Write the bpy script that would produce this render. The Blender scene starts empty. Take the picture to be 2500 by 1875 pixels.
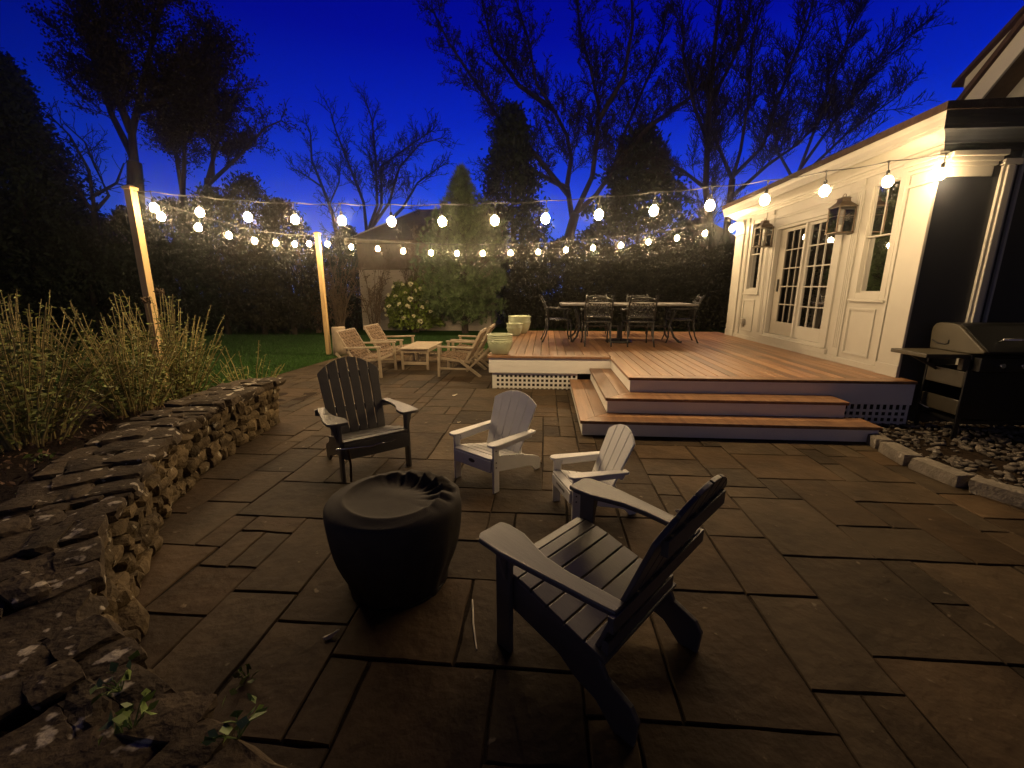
import bpy, math, random
import numpy as np
from mathutils import Vector, Matrix
R = math.radians
rnd = random.Random(7)
npr = np.random.RandomState(11)
S = bpy.context.scene
COL = S.collection

# ------------------------------------------------------------------ helpers
def tag(o, label=None, cat=None, group=None, kind=None):
    if label: o['label'] = label
    if cat: o['category'] = cat
    if group: o['group'] = group
    if kind: o['kind'] = kind
    return o

def empty(name, loc=(0, 0, 0), rz=0.0):
    o = bpy.data.objects.new(name, None)
    o.location = loc; o.rotation_euler = (0, 0, rz); o.empty_display_size = .1
    COL.objects.link(o)
    return o

def copy_tree(o, parent=None):
    c = o.copy(); COL.objects.link(c)
    if parent is not None:
        c.parent = parent
    for ch in list(o.children):
        copy_tree(ch, c)
    return c

def _sub(a, b): return (a[0]-b[0], a[1]-b[1], a[2]-b[2])

class MB:
    """collects shapes into one mesh"""
    def __init__(s):
        s.v = []; s.f = []; s.t = []          # verts, faces, per-face tone
        s.tone = 0.5
    def add(s, vs, fs):
        n = len(s.v)
        s.v.extend(vs)
        for f in fs:
            s.f.append([i + n for i in f]); s.t.append(s.tone)
        return s
    def box(s, x0, x1, y0, y1, z0, z1):
        return s.add([(x0,y0,z0),(x1,y0,z0),(x1,y1,z0),(x0,y1,z0),(x0,y0,z1),(x1,y0,z1),(x1,y1,z1),(x0,y1,z1)],
              [(0,3,2,1),(4,5,6,7),(0,1,5,4),(1,2,6,5),(2,3,7,6),(3,0,4,7)])
    def beam(s, a, b, w, h, up=(0, 0, 1)):
        a = Vector(a); b = Vector(b); d = (b-a).normalized(); up = Vector(up)
        sx = d.cross(up)
        if sx.length < 1e-4: sx = d.cross(Vector((1, 0, 0)))
        sx.normalize(); u = sx.cross(d)
        sx *= w/2; u *= h/2
        vs = [tuple(p + i*sx + j*u) for p in (a, b) for i, j in ((-1,-1),(1,-1),(1,1),(-1,1))]
        return s.add(vs, [(3,2,1,0),(4,5,6,7),(0,1,5,4),(1,2,6,5),(2,3,7,6),(3,0,4,7)])
    def tube(s, pts, rad, n=8, cap=True):
        pts = [Vector(p) for p in pts]; m = len(pts)
        if not isinstance(rad, (list, tuple)): rad = [rad]*m
        vs = []; fs = []
        ref = Vector((0, 0, 1))
        d0 = (pts[1]-pts[0]).normalized()
        if abs(d0.z) > .9: ref = Vector((1, 0, 0))
        for i, p in enumerate(pts):
            d = (pts[min(i+1, m-1)] - pts[max(i-1, 0)])
            d = d.normalized() if d.length > 1e-9 else d0
            a = d.cross(ref)
            if a.length < 1e-3: a = d.cross(Vector((0, 1, 0)))
            a.normalize(); b = d.cross(a)
            for k in range(n):
                t = 2*math.pi*k/n
                vs.append(tuple(p + rad[i]*(math.cos(t)*a + math.sin(t)*b)))
        for i in range(m-1):
            for k in range(n):
                k2 = (k+1) % n
                fs.append((i*n+k, i*n+k2, (i+1)*n+k2, (i+1)*n+k))
        if cap:
            fs.append(tuple(range(n))); fs.append(tuple((m-1)*n + k for k in reversed(range(n))))
        return s.add(vs, fs)
    def lathe(s, prof, n=24, c=(0, 0, 0), fn=None):
        vs = []; fs = []; m = len(prof)
        for i, (r, z) in enumerate(prof):
            for k in range(n):
                t = 2*math.pi*k/n
                if fn: rr, zz = fn(i, t, r, z)
                else: rr, zz = r, z
                vs.append((c[0]+rr*math.cos(t), c[1]+rr*math.sin(t), c[2]+zz))
        for i in range(m-1):
            for k in range(n):
                k2 = (k+1) % n
                fs.append((i*n+k, i*n+k2, (i+1)*n+k2, (i+1)*n+k))
        if prof[0][0] > 1e-4: fs.append(tuple(reversed(range(n))))
        if prof[-1][0] > 1e-4: fs.append(tuple((m-1)*n+k for k in range(n)))
        return s.add(vs, fs)
    def prism(s, poly, fr, thick):
        """poly of (u,v); fr(u,v,w)->xyz ; w from 0..thick"""
        n = len(poly)
        vs = [fr(u, v, 0) for u, v in poly] + [fr(u, v, thick) for u, v in poly]
        fs = [tuple(reversed(range(n))), tuple(range(n, 2*n))]
        for i in range(n):
            j = (i+1) % n
            fs.append((i, j, n+j, n+i))
        return s.add(vs, fs)
    def build(s, name, m, parent=None, bevel=0, smooth=False, seg=2):
        me = bpy.data.meshes.new(name)
        me.from_pydata(s.v, [], s.f)
        at = me.attributes.new('tone', 'FLOAT', 'FACE')
        at.data.foreach_set('value', np.array(s.t, dtype=np.float32))
        me.update()
        return finish(me, name, m, parent, bevel, smooth, seg)

def fixnormals(me):
    import bmesh
    bm = bmesh.new(); bm.from_mesh(me)
    bmesh.ops.recalc_face_normals(bm, faces=bm.faces)
    bm.to_mesh(me); bm.free()

def finish(me, name, m, parent=None, bevel=0, smooth=False, seg=2):
    if len(me.polygons) < 30000:
        fixnormals(me)
    if smooth:
        me.polygons.foreach_set('use_smooth', [True]*len(me.polygons))
    me.materials.append(m)
    o = bpy.data.objects.new(name, me); COL.objects.link(o)
    if parent is not None: o.parent = parent
    if bevel:
        b = o.modifiers.new('edge', 'BEVEL'); b.width = bevel; b.segments = seg
        b.limit_method = 'ANGLE'; b.angle_limit = R(40)
    return o

def npmesh(name, V, F, m, parent=None, tone=None, smooth=False):
    """fast mesh from arrays; F is (n,k)"""
    V = np.asarray(V, np.float32); F = np.asarray(F, np.int32)
    me = bpy.data.meshes.new(name)
    me.vertices.add(len(V)); me.vertices.foreach_set('co', V.ravel())
    n, k = F.shape
    me.loops.add(n*k); me.loops.foreach_set('vertex_index', F.ravel())
    me.polygons.add(n)
    me.polygons.foreach_set('loop_start', np.arange(0, n*k, k, dtype=np.int32))
    me.polygons.foreach_set('loop_total', np.full(n, k, np.int32))
    if tone is not None:
        at = me.attributes.new('tone', 'FLOAT', 'FACE'); at.data.foreach_set('value', np.asarray(tone, np.float32))
    me.update(calc_edges=True); me.validate()
    return finish(me, name, m, parent, 0, smooth)

def unit(a): return a / (np.linalg.norm(a, axis=1, keepdims=True) + 1e-9)

def leaf_quads(C, size, aspect=1.6, axis=None, spread=1.0, jit=.35):
    """diamond-ish leaf faces at centres C; long axis around 'axis' (Nx3) or random"""
    n = len(C)
    d = unit(npr.normal(size=(n, 3)))
    if axis is not None: d = unit(axis + spread*d)
    s = unit(np.cross(d, unit(npr.normal(size=(n, 3)))))
    L = size*(1 + jit*(npr.rand(n, 1)*2-1)); W = L/aspect
    nn = np.cross(d, s)
    V = np.stack([C - d*L*.5, C + s*W*.5 + nn*W*.12, C + d*L*.5, C - s*W*.5 + nn*W*.12], 1).reshape(-1, 3)
    F = np.arange(4*n).reshape(n, 4)
    return V, F

# ------------------------------------------------------------------ materials
def mat(name, col, rough=.7, var=.25, scale=3., bump=0., bscale=None, col2=None, tone=0., spec=.5, metal=0., stretch=(1, 1, 1), obj=True, detail=6.):
    m = bpy.data.materials.new(name); m.use_nodes = True
    nt = m.node_tree; N = nt.nodes; L = nt.links
    b = N['Principled BSDF']
    b.inputs['Roughness'].default_value = rough; b.inputs['Metallic'].default_value = metal
    b.inputs['Specular IOR Level'].default_value = spec
    tc = N.new('ShaderNodeTexCoord'); mp = N.new('ShaderNodeMapping'); mp.inputs['Scale'].default_value = stretch
    L.new(tc.outputs['Object'], mp.inputs['Vector'])
    nz = N.new('ShaderNodeTexNoise'); nz.inputs['Scale'].default_value = scale; nz.inputs['Detail'].default_value = detail
    nz.inputs['Roughness'].default_value = .62
    L.new(mp.outputs['Vector'], nz.inputs['Vector'])
    c2 = col2 if col2 else tuple(c*(1-var) for c in col)
    c1 = col if col2 else tuple(min(1, c*(1+var)) for c in col)
    mr = N.new('ShaderNodeMapRange'); mr.inputs['From Min'].default_value = .3; mr.inputs['From Max'].default_value = .7
    L.new(nz.outputs['Fac'], mr.inputs['Value'])
    mx = N.new('ShaderNodeMix'); mx.data_type = 'RGBA'
    L.new(mr.outputs['Result'], mx.inputs['Factor'])
    mx.inputs['A'].default_value = (*c2, 1); mx.inputs['B'].default_value = (*c1, 1)
    out = mx.outputs['Result']
    if tone:
        at = N.new('ShaderNodeAttribute'); at.attribute_name = 'tone'
        mt = N.new('ShaderNodeMapRange'); mt.inputs['To Min'].default_value = 1-tone; mt.inputs['To Max'].default_value = 1+tone
        L.new(at.outputs['Fac'], mt.inputs['Value'])
        vm = N.new('ShaderNodeVectorMath'); vm.operation = 'SCALE'
        L.new(out, vm.inputs[0]); L.new(mt.outputs['Result'], vm.inputs['Scale']); out = vm.outputs['Vector']
    L.new(out, b.inputs['Base Color'])
    if bump:
        nb = N.new('ShaderNodeTexNoise'); nb.inputs['Scale'].default_value = bscale or scale*4; nb.inputs['Detail'].default_value = 8
        L.new(mp.outputs['Vector'], nb.inputs['Vector'])
        bp = N.new('ShaderNodeBump'); bp.inputs['Strength'].default_value = bump; bp.inputs['Distance'].default_value = .02
        L.new(nb.outputs['Fac'], bp.inputs['Height']); L.new(bp.outputs['Normal'], b.inputs['Normal'])
    m['bsdf'] = 1
    return m

def stone_mat(name, c1, c2, lichen=(.5, .48, .42), lich=.62, tone=.35, rough=.85, scale=5., bump=.6):
    m = mat(name, c1, rough, 0, scale, bump, scale*5, col2=c2, tone=tone)
    nt = m.node_tree; N = nt.nodes; L = nt.links; b = N['Principled BSDF']
    src = b.inputs['Base Color'].links[0].from_socket
    tc = [n for n in N if n.type == 'TEX_COORD'][0]
    v = N.new('ShaderNodeTexNoise'); v.inputs['Scale'].default_value = 13; v.inputs['Detail'].default_value = 3
    L.new(tc.outputs['Object'], v.inputs['Vector'])
    mr = N.new('ShaderNodeMapRange'); mr.inputs['From Min'].default_value = lich; mr.inputs['From Max'].default_value = lich+.05
    L.new(v.outputs['Fac'], mr.inputs['Value'])
    mx = N.new('ShaderNodeMix'); mx.data_type = 'RGBA'; mx.inputs['B'].default_value = (*lichen, 1)
    L.new(mr.outputs['Result'], mx.inputs['Factor']); L.new(src, mx.inputs['A']); L.new(mx.outputs['Result'], b.inputs['Base Color'])
    return m

M = {}
M['white'] = mat('white_paint', (.76, .74, .69), .45, .04, 2.5, .03, 40)
M['house_paint'] = mat('cream_house_paint', (.43, .41, .365), .5, .05, 2.0, .04, 45)
M['hdpe_white'] = mat('white_resin', (.84, .83, .79), .42, .04, 6, .05, 60)
M['hdpe_black'] = mat('black_resin', (.078, .072, .066), .42, .2, 8, .05, 90, stretch=(1, .15, 1), spec=.55)
M['navy'] = mat('dark_navy_paint', (.018, .021, .030), .5, .1, 3, .04, 30)
M['deck'] = mat('deck_hardwood', (.30, .165, .080), .40, 0, 3.2, .12, 24, col2=(.14, .069, .034), tone=.42, stretch=(5, .35, 5))
M['flag'] = stone_mat('bluestone', (.088, .062, .036), (.038, .0265, .0155), (.16, .13, .09), .69, .42, .70, 2.6, .55)
M['joint'] = mat('sandy_joint', (.024, .017, .011), .95, .3, 14, .4)
M['wallstone'] = stone_mat('fieldstone', (.15, .11, .057), (.055, .04, .022), (.36, .32, .22), .66, .42, .9, 6., .8)
M['capstone'] = stone_mat('capstone', (.085, .063, .039), (.038, .028, .018), (.38, .34, .27), .61, .3, .9, 6, .6)
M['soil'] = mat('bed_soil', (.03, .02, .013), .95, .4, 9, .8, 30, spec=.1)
M['lawn'] = mat('lawn_turf', (.025, .06, .010), .95, .35, 6, .6, 50, spec=0)
M['grass'] = mat('grass_blades', (.024, .07, .010), .7, .3, 8, 0, tone=.4)
M['post'] = mat('fresh_lumber', (.58, .41, .19), .6, 0, 4, .08, 30, col2=(.48, .31, .12), stretch=(4, 4, .3))
M['teak'] = mat('weathered_teak', (.42, .345, .245), .6, 0, 7, .1, 40, col2=(.30, .235, .155), stretch=(1, 1, 1))
M['cord'] = mat('woven_cord', (.25, .175, .11), .8, .4, 30, .3, 60, tone=.3)
M['log'] = mat('pale_log', (.30, .24, .17), .85, .25, 6, .5, 20, stretch=(1, 1, .3))
M['celadon'] = mat('celadon_glaze', (.40, .44, .29), .22, .14, 5, .05, 12)
M['potsoil'] = mat('pot_soil', (.03, .022, .015), .95, .3, 20, .5)
M['iron'] = mat('dark_cast_metal', (.022, .021, .019), .38, .3, 18, .12, 60, metal=.3)
M['tabletop'] = mat('weathered_table_top', (.11, .097, .08), .45, .2, 9, .1, 40)
M['grillbody'] = mat('grill_enamel', (.05, .041, .025), .45, .15, 5, .05)
M['grillblack'] = mat('grill_black', (.005, .005, .005), .4, .2, 5, .05)
M['chrome'] = mat('brushed_steel', (.6, .6, .6), .25, .05, 20, 0, metal=1)
M['copper'] = mat('aged_bronze', (.075, .05, .03), .38, .25, 18, .05, metal=.7)
M['cover'] = mat('black_cover_fabric', (.036, .030, .023), .85, .15, 12, .12, 220, spec=.25)
M['roof'] = mat('dark_shingles', (.05, .03, .022), .85, .3, 14, .4)
M['curtain'] = mat('grey_curtain', (.085, .075, .065), .9, .1, 6)
M['room'] = mat('dim_room', (.05, .045, .04), .9, .1, 2)
M['screen'] = mat('insect_screen_frame', (.34, .31, .26), .5, .05, 4)
M['gravel'] = stone_mat('river_gravel', (.2, .17, .14), (.08, .066, .053), (.36, .33, .29), .66, .5, .85, 9, .4)
M['kerb'] = stone_mat('granite_kerb', (.27, .235, .19), (.14, .12, .095), (.4, .37, .32), .66, .2, .9, 9, .7)
M['bark'] = mat('dark_bark', (.035, .027, .021), .95, .35, 5, .7, 18, stretch=(1, 1, .3))
M['twig'] = mat('bare_twig', (.022, .017, .013), .9, .3, 3)
M['paletwig'] = mat('grey_brown_twig', (.13, .092, .06), .9, .3, 3)
M['dkleaf'] = mat('dark_evergreen', (.018, .026, .014), .8, .4, 1.2, tone=.5)
M['hedgeleaf'] = mat('hedge_leaf', (.024, .022, .011), .8, .4, .9, tone=.5)
M['pine'] = mat('pine_needles', (.085, .125, .045), .7, .35, 1.4, tone=.55)
M['rholeaf'] = mat('glossy_leaf', (.13, .175, .03), .45, .35, 3, tone=.5)
M['flower'] = mat('cream_blossom', (.72, .68, .44), .7, .15, 6)
M['stalk'] = mat('dry_stalk', (.31, .25, .095), .8, .3, 6, tone=.4)
M['stalkleaf'] = mat('sage_leaf', (.16, .185, .045), .75, .3, 5, tone=.5)
M['sprout'] = mat('fresh_sprout', (.15, .22, .05), .6, .3, 12, tone=.4)
M['drybits'] = mat('dry_leaf_litter', (.12, .07, .04), .9, .4, 9, tone=.5)
M['paleleaf'] = mat('pale_leaf', (.68, .62, .50), .7, .15, 20)
M['garage'] = mat('pale_shingle_wall', (.46, .40, .32), .9, .12, 3, .3, 14, stretch=(1, 1, 8))
M['brown'] = mat('brown_roof', (.115, .08, .052), .9, .3, 4, .3, 18)
M['wire'] = mat('black_cable', (.012, .012, .012), .5, .1, 5)
M['wax'] = mat('candle_wax', (.75, .72, .64), .5, .04, 5)
M['outlet'] = mat('grey_outlet_cover', (.30, .28, .24), .4, .1, 8)
M['mark'] = mat('dark_print', (.07, .06, .06), .6, .1, 8)

def flagstone_tint(m):
    # each slab has its own cast, from grey to rusty brown
    nt = m.node_tree; N = nt.nodes; L = nt.links; b = N['Principled BSDF']
    src = b.inputs['Base Color'].links[0].from_socket
    at = N.new('ShaderNodeAttribute'); at.attribute_name = 'hue'
    mx = N.new('ShaderNodeMix'); mx.data_type = 'RGBA'; mx.blend_type = 'MULTIPLY'; mx.inputs['Factor'].default_value = 1
    cr = N.new('ShaderNodeValToRGB'); e = cr.color_ramp.elements
    e[0].color = (.97, .99, 1.0, 1); e[1].color = (1.05, .95, .84, 1)
    e[0].position = .15; e[1].position = 1
    L.new(at.outputs['Fac'], cr.inputs['Fac']); L.new(src, mx.inputs['A']); L.new(cr.outputs['Color'], mx.inputs['B'])
    L.new(mx.outputs['Result'], b.inputs['Base Color'])
flagstone_tint(M['flag'])
M['flag'].node_tree.nodes['Principled BSDF'].inputs['Specular IOR Level'].default_value = .13
for k_ in ('joint', 'wallstone', 'capstone', 'bark', 'twig', 'paletwig', 'dkleaf', 'hedgeleaf', 'brown', 'roof'):
    M[k_].node_tree.nodes['Principled BSDF'].inputs['Specular IOR Level'].default_value = .15

def emit(name, col, st):
    m = bpy.data.materials.new(name); m.use_nodes = True
    N = m.node_tree.nodes; L = m.node_tree.links
    N.remove(N['Principled BSDF'])
    e = N.new('ShaderNodeEmission'); e.inputs['Color'].default_value = (*col, 1); e.inputs['Strength'].default_value = st
    L.new(e.outputs['Emission'], N['Material Output'].inputs['Surface'])
    return m
BULB = 400.0
M['bulb'] = emit('lit_bulb', (1, .69, .345), BULB*.86)
M['bulb_back'] = emit('lit_bulb_back', (1, .69, .345), BULB*1.25)
M['farwindow'] = emit('lit_far_window', (1, .86, .74), .62)
M['skyglow_window'] = emit('painted_sky_reflection', (.35, .5, .9), .30)  # blue emission stands in for dusk sky mirrored in unlit panes

def glass(name, dark=.55, rough=.015, ior=1.5):
    m = bpy.data.materials.new(name); m.use_nodes = True
    N = m.node_tree.nodes; L = m.node_tree.links
    N.remove(N['Principled BSDF'])
    t = N.new('ShaderNodeBsdfTransparent'); t.inputs['Color'].default_value = (dark, dark, dark, 1)
    g = N.new('ShaderNodeBsdfGlossy'); g.inputs['Roughness'].default_value = rough
    f = N.new('ShaderNodeFresnel'); f.inputs['IOR'].default_value = ior
    x = N.new('ShaderNodeMixShader')
    L.new(f.outputs['Fac'], x.inputs['Fac']); L.new(t.outputs['BSDF'], x.inputs[1]); L.new(g.outputs['BSDF'], x.inputs[2])
    L.new(x.outputs['Shader'], N['Material Output'].inputs['Surface'])
    return m
M['pane'] = glass('window_pane', .75)
M['lampglass'] = glass('lantern_glass', .7, .02, 1.28)

# ------------------------------------------------------------------ camera
F_PX, PITCH, ROLL, YAW = 1030.11, .2218, -.0012, .0785
cam = bpy.data.cameras.new('camera'); co = bpy.data.objects.new('camera', cam); COL.objects.link(co)
cam.sensor_width = 36; cam.lens = F_PX/2500*36; cam.clip_start = .05; cam.clip_end = 500
fw = Vector((-math.sin(YAW)*math.cos(PITCH), math.cos(YAW)*math.cos(PITCH), -math.sin(PITCH)))
rt = Vector((math.cos(YAW), math.sin(YAW), 0)); up = rt.cross(fw)
r2 = rt*math.cos(ROLL) + up*math.sin(ROLL); u2 = -rt*math.sin(ROLL) + up*math.cos(ROLL)
mw = Matrix((( r2.x, u2.x, -fw.x, -1.013), (r2.y, u2.y, -fw.y, -4.9788), (r2.z, u2.z, -fw.z, 1.5548), (0, 0, 0, 1)))
co.matrix_world = mw
S.camera = co

# ------------------------------------------------------------------ dusk sky
W = bpy.data.worlds.new('World'); S.world = W; W.use_nodes = True
nt = W.node_tree; N = nt.nodes; L = nt.links
bg = N['Background']
tc = N.new('ShaderNodeTexCoord'); sp = N.new('ShaderNodeSeparateXYZ'); L.new(tc.outputs['Generated'], sp.inputs['Vector'])
cr = N.new('ShaderNodeValToRGB'); L.new(sp.outputs['Z'], cr.inputs['Fac'])
el = cr.color_ramp.elements
stops = [(0.0, (.035, .15, .68)), (.12, (.012, .095, .76)), (.22, (.003, .042, .66)), (.32, (.0006, .016, .50)), (.44, (.0002, .0035, .33)), (.57, (.0001, .0008, .20)), (1.0, (.0001, .0004, .05))]
el[0].position, el[0].color = stops[0][0], (*stops[0][1], 1)
el[1].position, el[1].color = stops[-1][0], (*stops[-1][1], 1)
for p, c in stops[1:-1]:
    e = el.new(p); e.color = (*c, 1)
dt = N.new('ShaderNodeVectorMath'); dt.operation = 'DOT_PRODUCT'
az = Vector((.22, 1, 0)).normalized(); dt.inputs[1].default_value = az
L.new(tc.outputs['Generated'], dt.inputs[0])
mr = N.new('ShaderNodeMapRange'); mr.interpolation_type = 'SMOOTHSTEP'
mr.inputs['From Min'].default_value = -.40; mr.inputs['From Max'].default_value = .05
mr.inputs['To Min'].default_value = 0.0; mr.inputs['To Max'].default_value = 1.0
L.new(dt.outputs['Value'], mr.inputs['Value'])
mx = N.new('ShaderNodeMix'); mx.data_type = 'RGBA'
c2 = N.new('ShaderNodeValToRGB'); L.new(sp.outputs['Z'], c2.inputs['Fac'])     # added low bluish band behind camera, lights the step risers; near black overhead
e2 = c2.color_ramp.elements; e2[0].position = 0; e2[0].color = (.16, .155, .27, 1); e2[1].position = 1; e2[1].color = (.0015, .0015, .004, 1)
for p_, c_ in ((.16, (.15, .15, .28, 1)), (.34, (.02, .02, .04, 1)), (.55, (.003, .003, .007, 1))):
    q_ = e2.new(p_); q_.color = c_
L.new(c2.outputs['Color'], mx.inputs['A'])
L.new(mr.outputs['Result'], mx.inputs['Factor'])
m2 = N.new('ShaderNodeMapRange'); m2.interpolation_type = 'SMOOTHSTEP'     # the sky is brightest where the sun went down
m2.inputs['From Min'].default_value = .05; m2.inputs['From Max'].default_value = .9; m2.inputs['To Min'].default_value = .12; m2.inputs['To Max'].default_value = 1.0
L.new(dt.outputs['Value'], m2.inputs['Value'])
vs_ = N.new('ShaderNodeVectorMath'); vs_.operation = 'SCALE'; L.new(cr.outputs['Color'], vs_.inputs[0]); L.new(m2.outputs['Result'], vs_.inputs['Scale'])
L.new(vs_.outputs['Vector'], mx.inputs['B'])
sky = N.new('ShaderNodeTexSky'); sky.sky_type = 'NISHITA'; sky.sun_disc = False
sky.sun_elevation = R(-6); sky.sun_rotation = R(12)
ad = N.new('ShaderNodeMix'); ad.data_type = 'RGBA'; ad.blend_type = 'ADD'; ad.inputs['Factor'].default_value = .01
L.new(mx.outputs['Result'], ad.inputs['A']); L.new(sky.outputs['Color'], ad.inputs['B'])
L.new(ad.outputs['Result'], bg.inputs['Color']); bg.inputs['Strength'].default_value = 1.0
S.view_settings.view_transform = 'Standard'; S.view_settings.look = 'None'
S.view_settings.exposure = 0; S.view_settings.gamma = 1
S.cycles.use_denoising = True
S.cycles.max_bounces = 7; S.cycles.diffuse_bounces = 4; S.cycles.transparent_max_bounces = 8
S.cycles.sample_clamp_indirect = 3.0; S.cycles.caustics_reflective = False; S.cycles.caustics_refractive = False
S.cycles.use_light_tree = True

# ------------------------------------------------------------------ ground
g = MB(); n = 40
for i in range(n+1):
    for j in range(n+1):
        g.v.append((-70 + 140*i/n, -40 + 140*j/n, -.03))
for i in range(n):
    for j in range(n):
        a = i*(n+1)+j
        g.f.append((a, a+n+1, a+n+2, a+1)); g.t.append(.5)
tag(g.build('lawn', M['lawn']), kind='structure')

# inner (patio side) foot of the curved dry stone wall, far end first
WALL = [(-4.10,-.42),(-4.07,-.9),(-4.0,-1.45),(-3.83,-2.02),(-3.60,-2.48),(-3.33,-2.86),(-3.0,-3.32),(-2.60,-3.66),(-2.21,-3.89),(-1.78,-4.04),(-1.36,-4.24),(-1.05,-4.52)]
def smooth_path(P, k=8):
    out = []
    P = [np.array(p, float) for p in P]
    for i in range(len(P)-1):
        p0 = P[max(i-1, 0)]; p1 = P[i]; p2 = P[i+1]; p3 = P[min(i+2, len(P)-1)]
        for j in range(k):
            t = j/k
            out.append(.5*((2*p1)+(-p0+p2)*t+(2*p0-5*p1+4*p2-p3)*t*t+(-p0+3*p1-3*p2+p3)*t**3))
    out.append(P[-1]); return np.array(out)
WP = smooth_path(WALL)
WS = np.concatenate([[0], np.cumsum(np.linalg.norm(np.diff(WP, axis=0), axis=1))])
def wall_at(s):
    """point on inner foot, outward normal (away from patio), tangent"""
    x = np.interp(s, WS, WP[:, 0]); y = np.interp(s, WS, WP[:, 1])
    a = np.array([np.interp(s-.08, WS, WP[:, 0]), np.interp(s-.08, WS, WP[:, 1])])
    b = np.array([np.interp(s+.08, WS, WP[:, 0]), np.interp(s+.08, WS, WP[:, 1])])
    t = (b-a)/np.linalg.norm(b-a)
    return np.array([x, y]), np.array([t[1], -t[0]]), t
WLEN = WS[-1]
def wall_h(s): return .535 - .125*min(1, s/4.2)

# patio slabs : random rectangular ashlar, each slab a chipped, bevelled piece
def clip(poly, nx, ny, c):          # keep nx*x+ny*y<=c
    out = []
    for i in range(len(poly)):
        a = poly[i]; b = poly[(i+1) % len(poly)]
        da = nx*a[0]+ny*a[1]-c; db = nx*b[0]+ny*b[1]-c
        if da <= 0: out.append(a)
        if (da < 0) != (db < 0) and abs(da-db) > 1e-9:
            t = da/(da-db); out.append((a[0]+t*(b[0]-a[0]), a[1]+t*(b[1]-a[1])))
    return out
U = .18
X0, Y0, NX, NY = -6.6, -6.4, 64, 67
occ = [[False]*NY for _ in range(NX)]
sizes = [(2,3),(3,2),(2,2),(3,3),(4,3),(3,4),(2,1),(1,2),(4,2),(2,4)]
wts = [5,5,4,5,4,4,1,1,3,3]
slabs = []
pr = random.Random(21)
for j in range(NY):
    for i in range(NX):
        if occ[i][j]: continue
        opts = []
        for (a, b), w in zip(sizes, wts):
            if i+a <= NX and j+b <= NY and all(not occ[i+p][j+q] for p in range(a) for q in range(b)):
                opts.append(((a, b), w))
        if not opts: a, b = 1, 1
        else:
            tot = sum(w for _, w in opts); r = pr.random()*tot
            for (a, b), w in opts:
                r -= w
                if r <= 0: break
        for p in range(a):
            for q in range(b): occ[i+p][j+q] = True
        slabs.append((X0+i*U, Y0+j*U, X0+(i+a)*U, Y0+(j+b)*U))
pm = MB(); hue = []
for (x0, y0, x1, y1) in slabs:
    gp = .0048
    q = [(x0+gp+pr.uniform(-.006,.006), y0+gp+pr.uniform(-.006,.006)), (x1-gp+pr.uniform(-.006,.006), y0+gp+pr.uniform(-.006,.006)),
         (x1-gp+pr.uniform(-.006,.006), y1-gp+pr.uniform(-.006,.006)), (x0+gp+pr.uniform(-.006,.006), y1-gp+pr.uniform(-.006,.006))]
    q = clip(q, -1, .06, 6.1)        # lawn side
    q = clip(q, -.05, 1, 5.65)
    if len(q) < 3: continue
    cx = sum(p[0] for p in q)/len(q); cy = sum(p[1] for p in q)/len(q)
    if cx > 1.2 and cy > 1.2: continue
    if -1.7 < cx and cy > 1.9: continue
    if cx > 2.55 and cy > -1.6 - .05*(cx-2.5): continue
    pts = []
    for i in range(len(q)):
        a = q[i]; b = q[(i+1) % len(q)]; k = max(2, int(math.hypot(b[0]-a[0], b[1]-a[1])/.09))
        for s in range(k):
            t = s/k; w = 0 if s == 0 else 1
            pts.append((a[0]+t*(b[0]-a[0])+w*pr.gauss(0, .0022), a[1]+t*(b[1]-a[1])+w*pr.gauss(0, .0022)))
    dz = pr.gauss(0, .0014); tx = pr.gauss(0, .002); ty = pr.gauss(0, .002)
    def zz(x, y, o): return dz + tx*(x-cx) + ty*(y-cy) + o
    m = len(pts); base = len(pm.v)
    pm.tone = min(1, max(0, pr.gauss(.48, .24))); hv = pr.random()**1.6
    for ins, o in ((0, -.03), (0, -.006), (.006, 0)):
        for x, y in pts:
            dx, dy = cx-x, cy-y; d = math.hypot(dx, dy) or 1
            X, Y = x+dx/d*ins, y+dy/d*ins
            pm.v.append((X, Y, zz(X, Y, o)))
    for l in range(2):
        for i in range(m):
            j = (i+1) % m
            pm.f.append((base+l*m+i, base+l*m+j, base+(l+1)*m+j, base+(l+1)*m+i)); pm.t.append(pm.tone); hue.append(hv)
    pm.f.append(tuple(base+2*m+i for i in range(m))); pm.t.append(pm.tone); hue.append(hv)
po = pm.build('patio', M['flag']); tag(po, kind='structure')
at = po.data.attributes.new('hue', 'FLOAT', 'FACE'); at.data.foreach_set('value', np.array(hue, np.float32))
jb = MB()
jb.add([(-5.80,5.66,-.009),(-5.98,2.6,-.009),(-6.15,0,-.009),(-6.5,-6.6,-.009),(5,-6.6,-.009),(5,1.5,-.009),(3,5.66,-.009)], [(0,1,2,3,4,5,6)])
tag(jb.build('path_base', M['joint']), kind='structure')

# planting bed behind the wall
bm_ = MB(); ns, nd = 46, 22
for i in range(ns+1):
    s = -1.5 + (WLEN+1.5)*i/ns
    p, nrm, t = wall_at(max(0, s))
    if s < 0: p = p + t*s
    for j in range(nd+1):
        d = .30 + 5.2*(j/nd)**1.3
        q = p + nrm*d
        f = max(0, 1-(d-.3)/4.4); hh = .34*f*f*(3-2*f)
        e = min(1, max(0, (s+.25+.35*min(1, d-.3))/1.1)); hh *= e*e*(3-2*e)
        hh += (.018*math.sin(9*q[0]+4*q[1])+.014*math.sin(17*q[1]-6*q[0])+pr.gauss(0, .008))*(1 if hh > .03 else .2)
        bm_.v.append((q[0], q[1], max(-.05, hh)))
for i in range(ns):
    for j in range(nd):
        a = i*(nd+1)+j
        bm_.f.append((a, a+1, a+nd+2, a+nd+1)); bm_.t.append(.5)
tag(bm_.build('planting_bed_ground', M['soil'], smooth=True), kind='structure')
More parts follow.
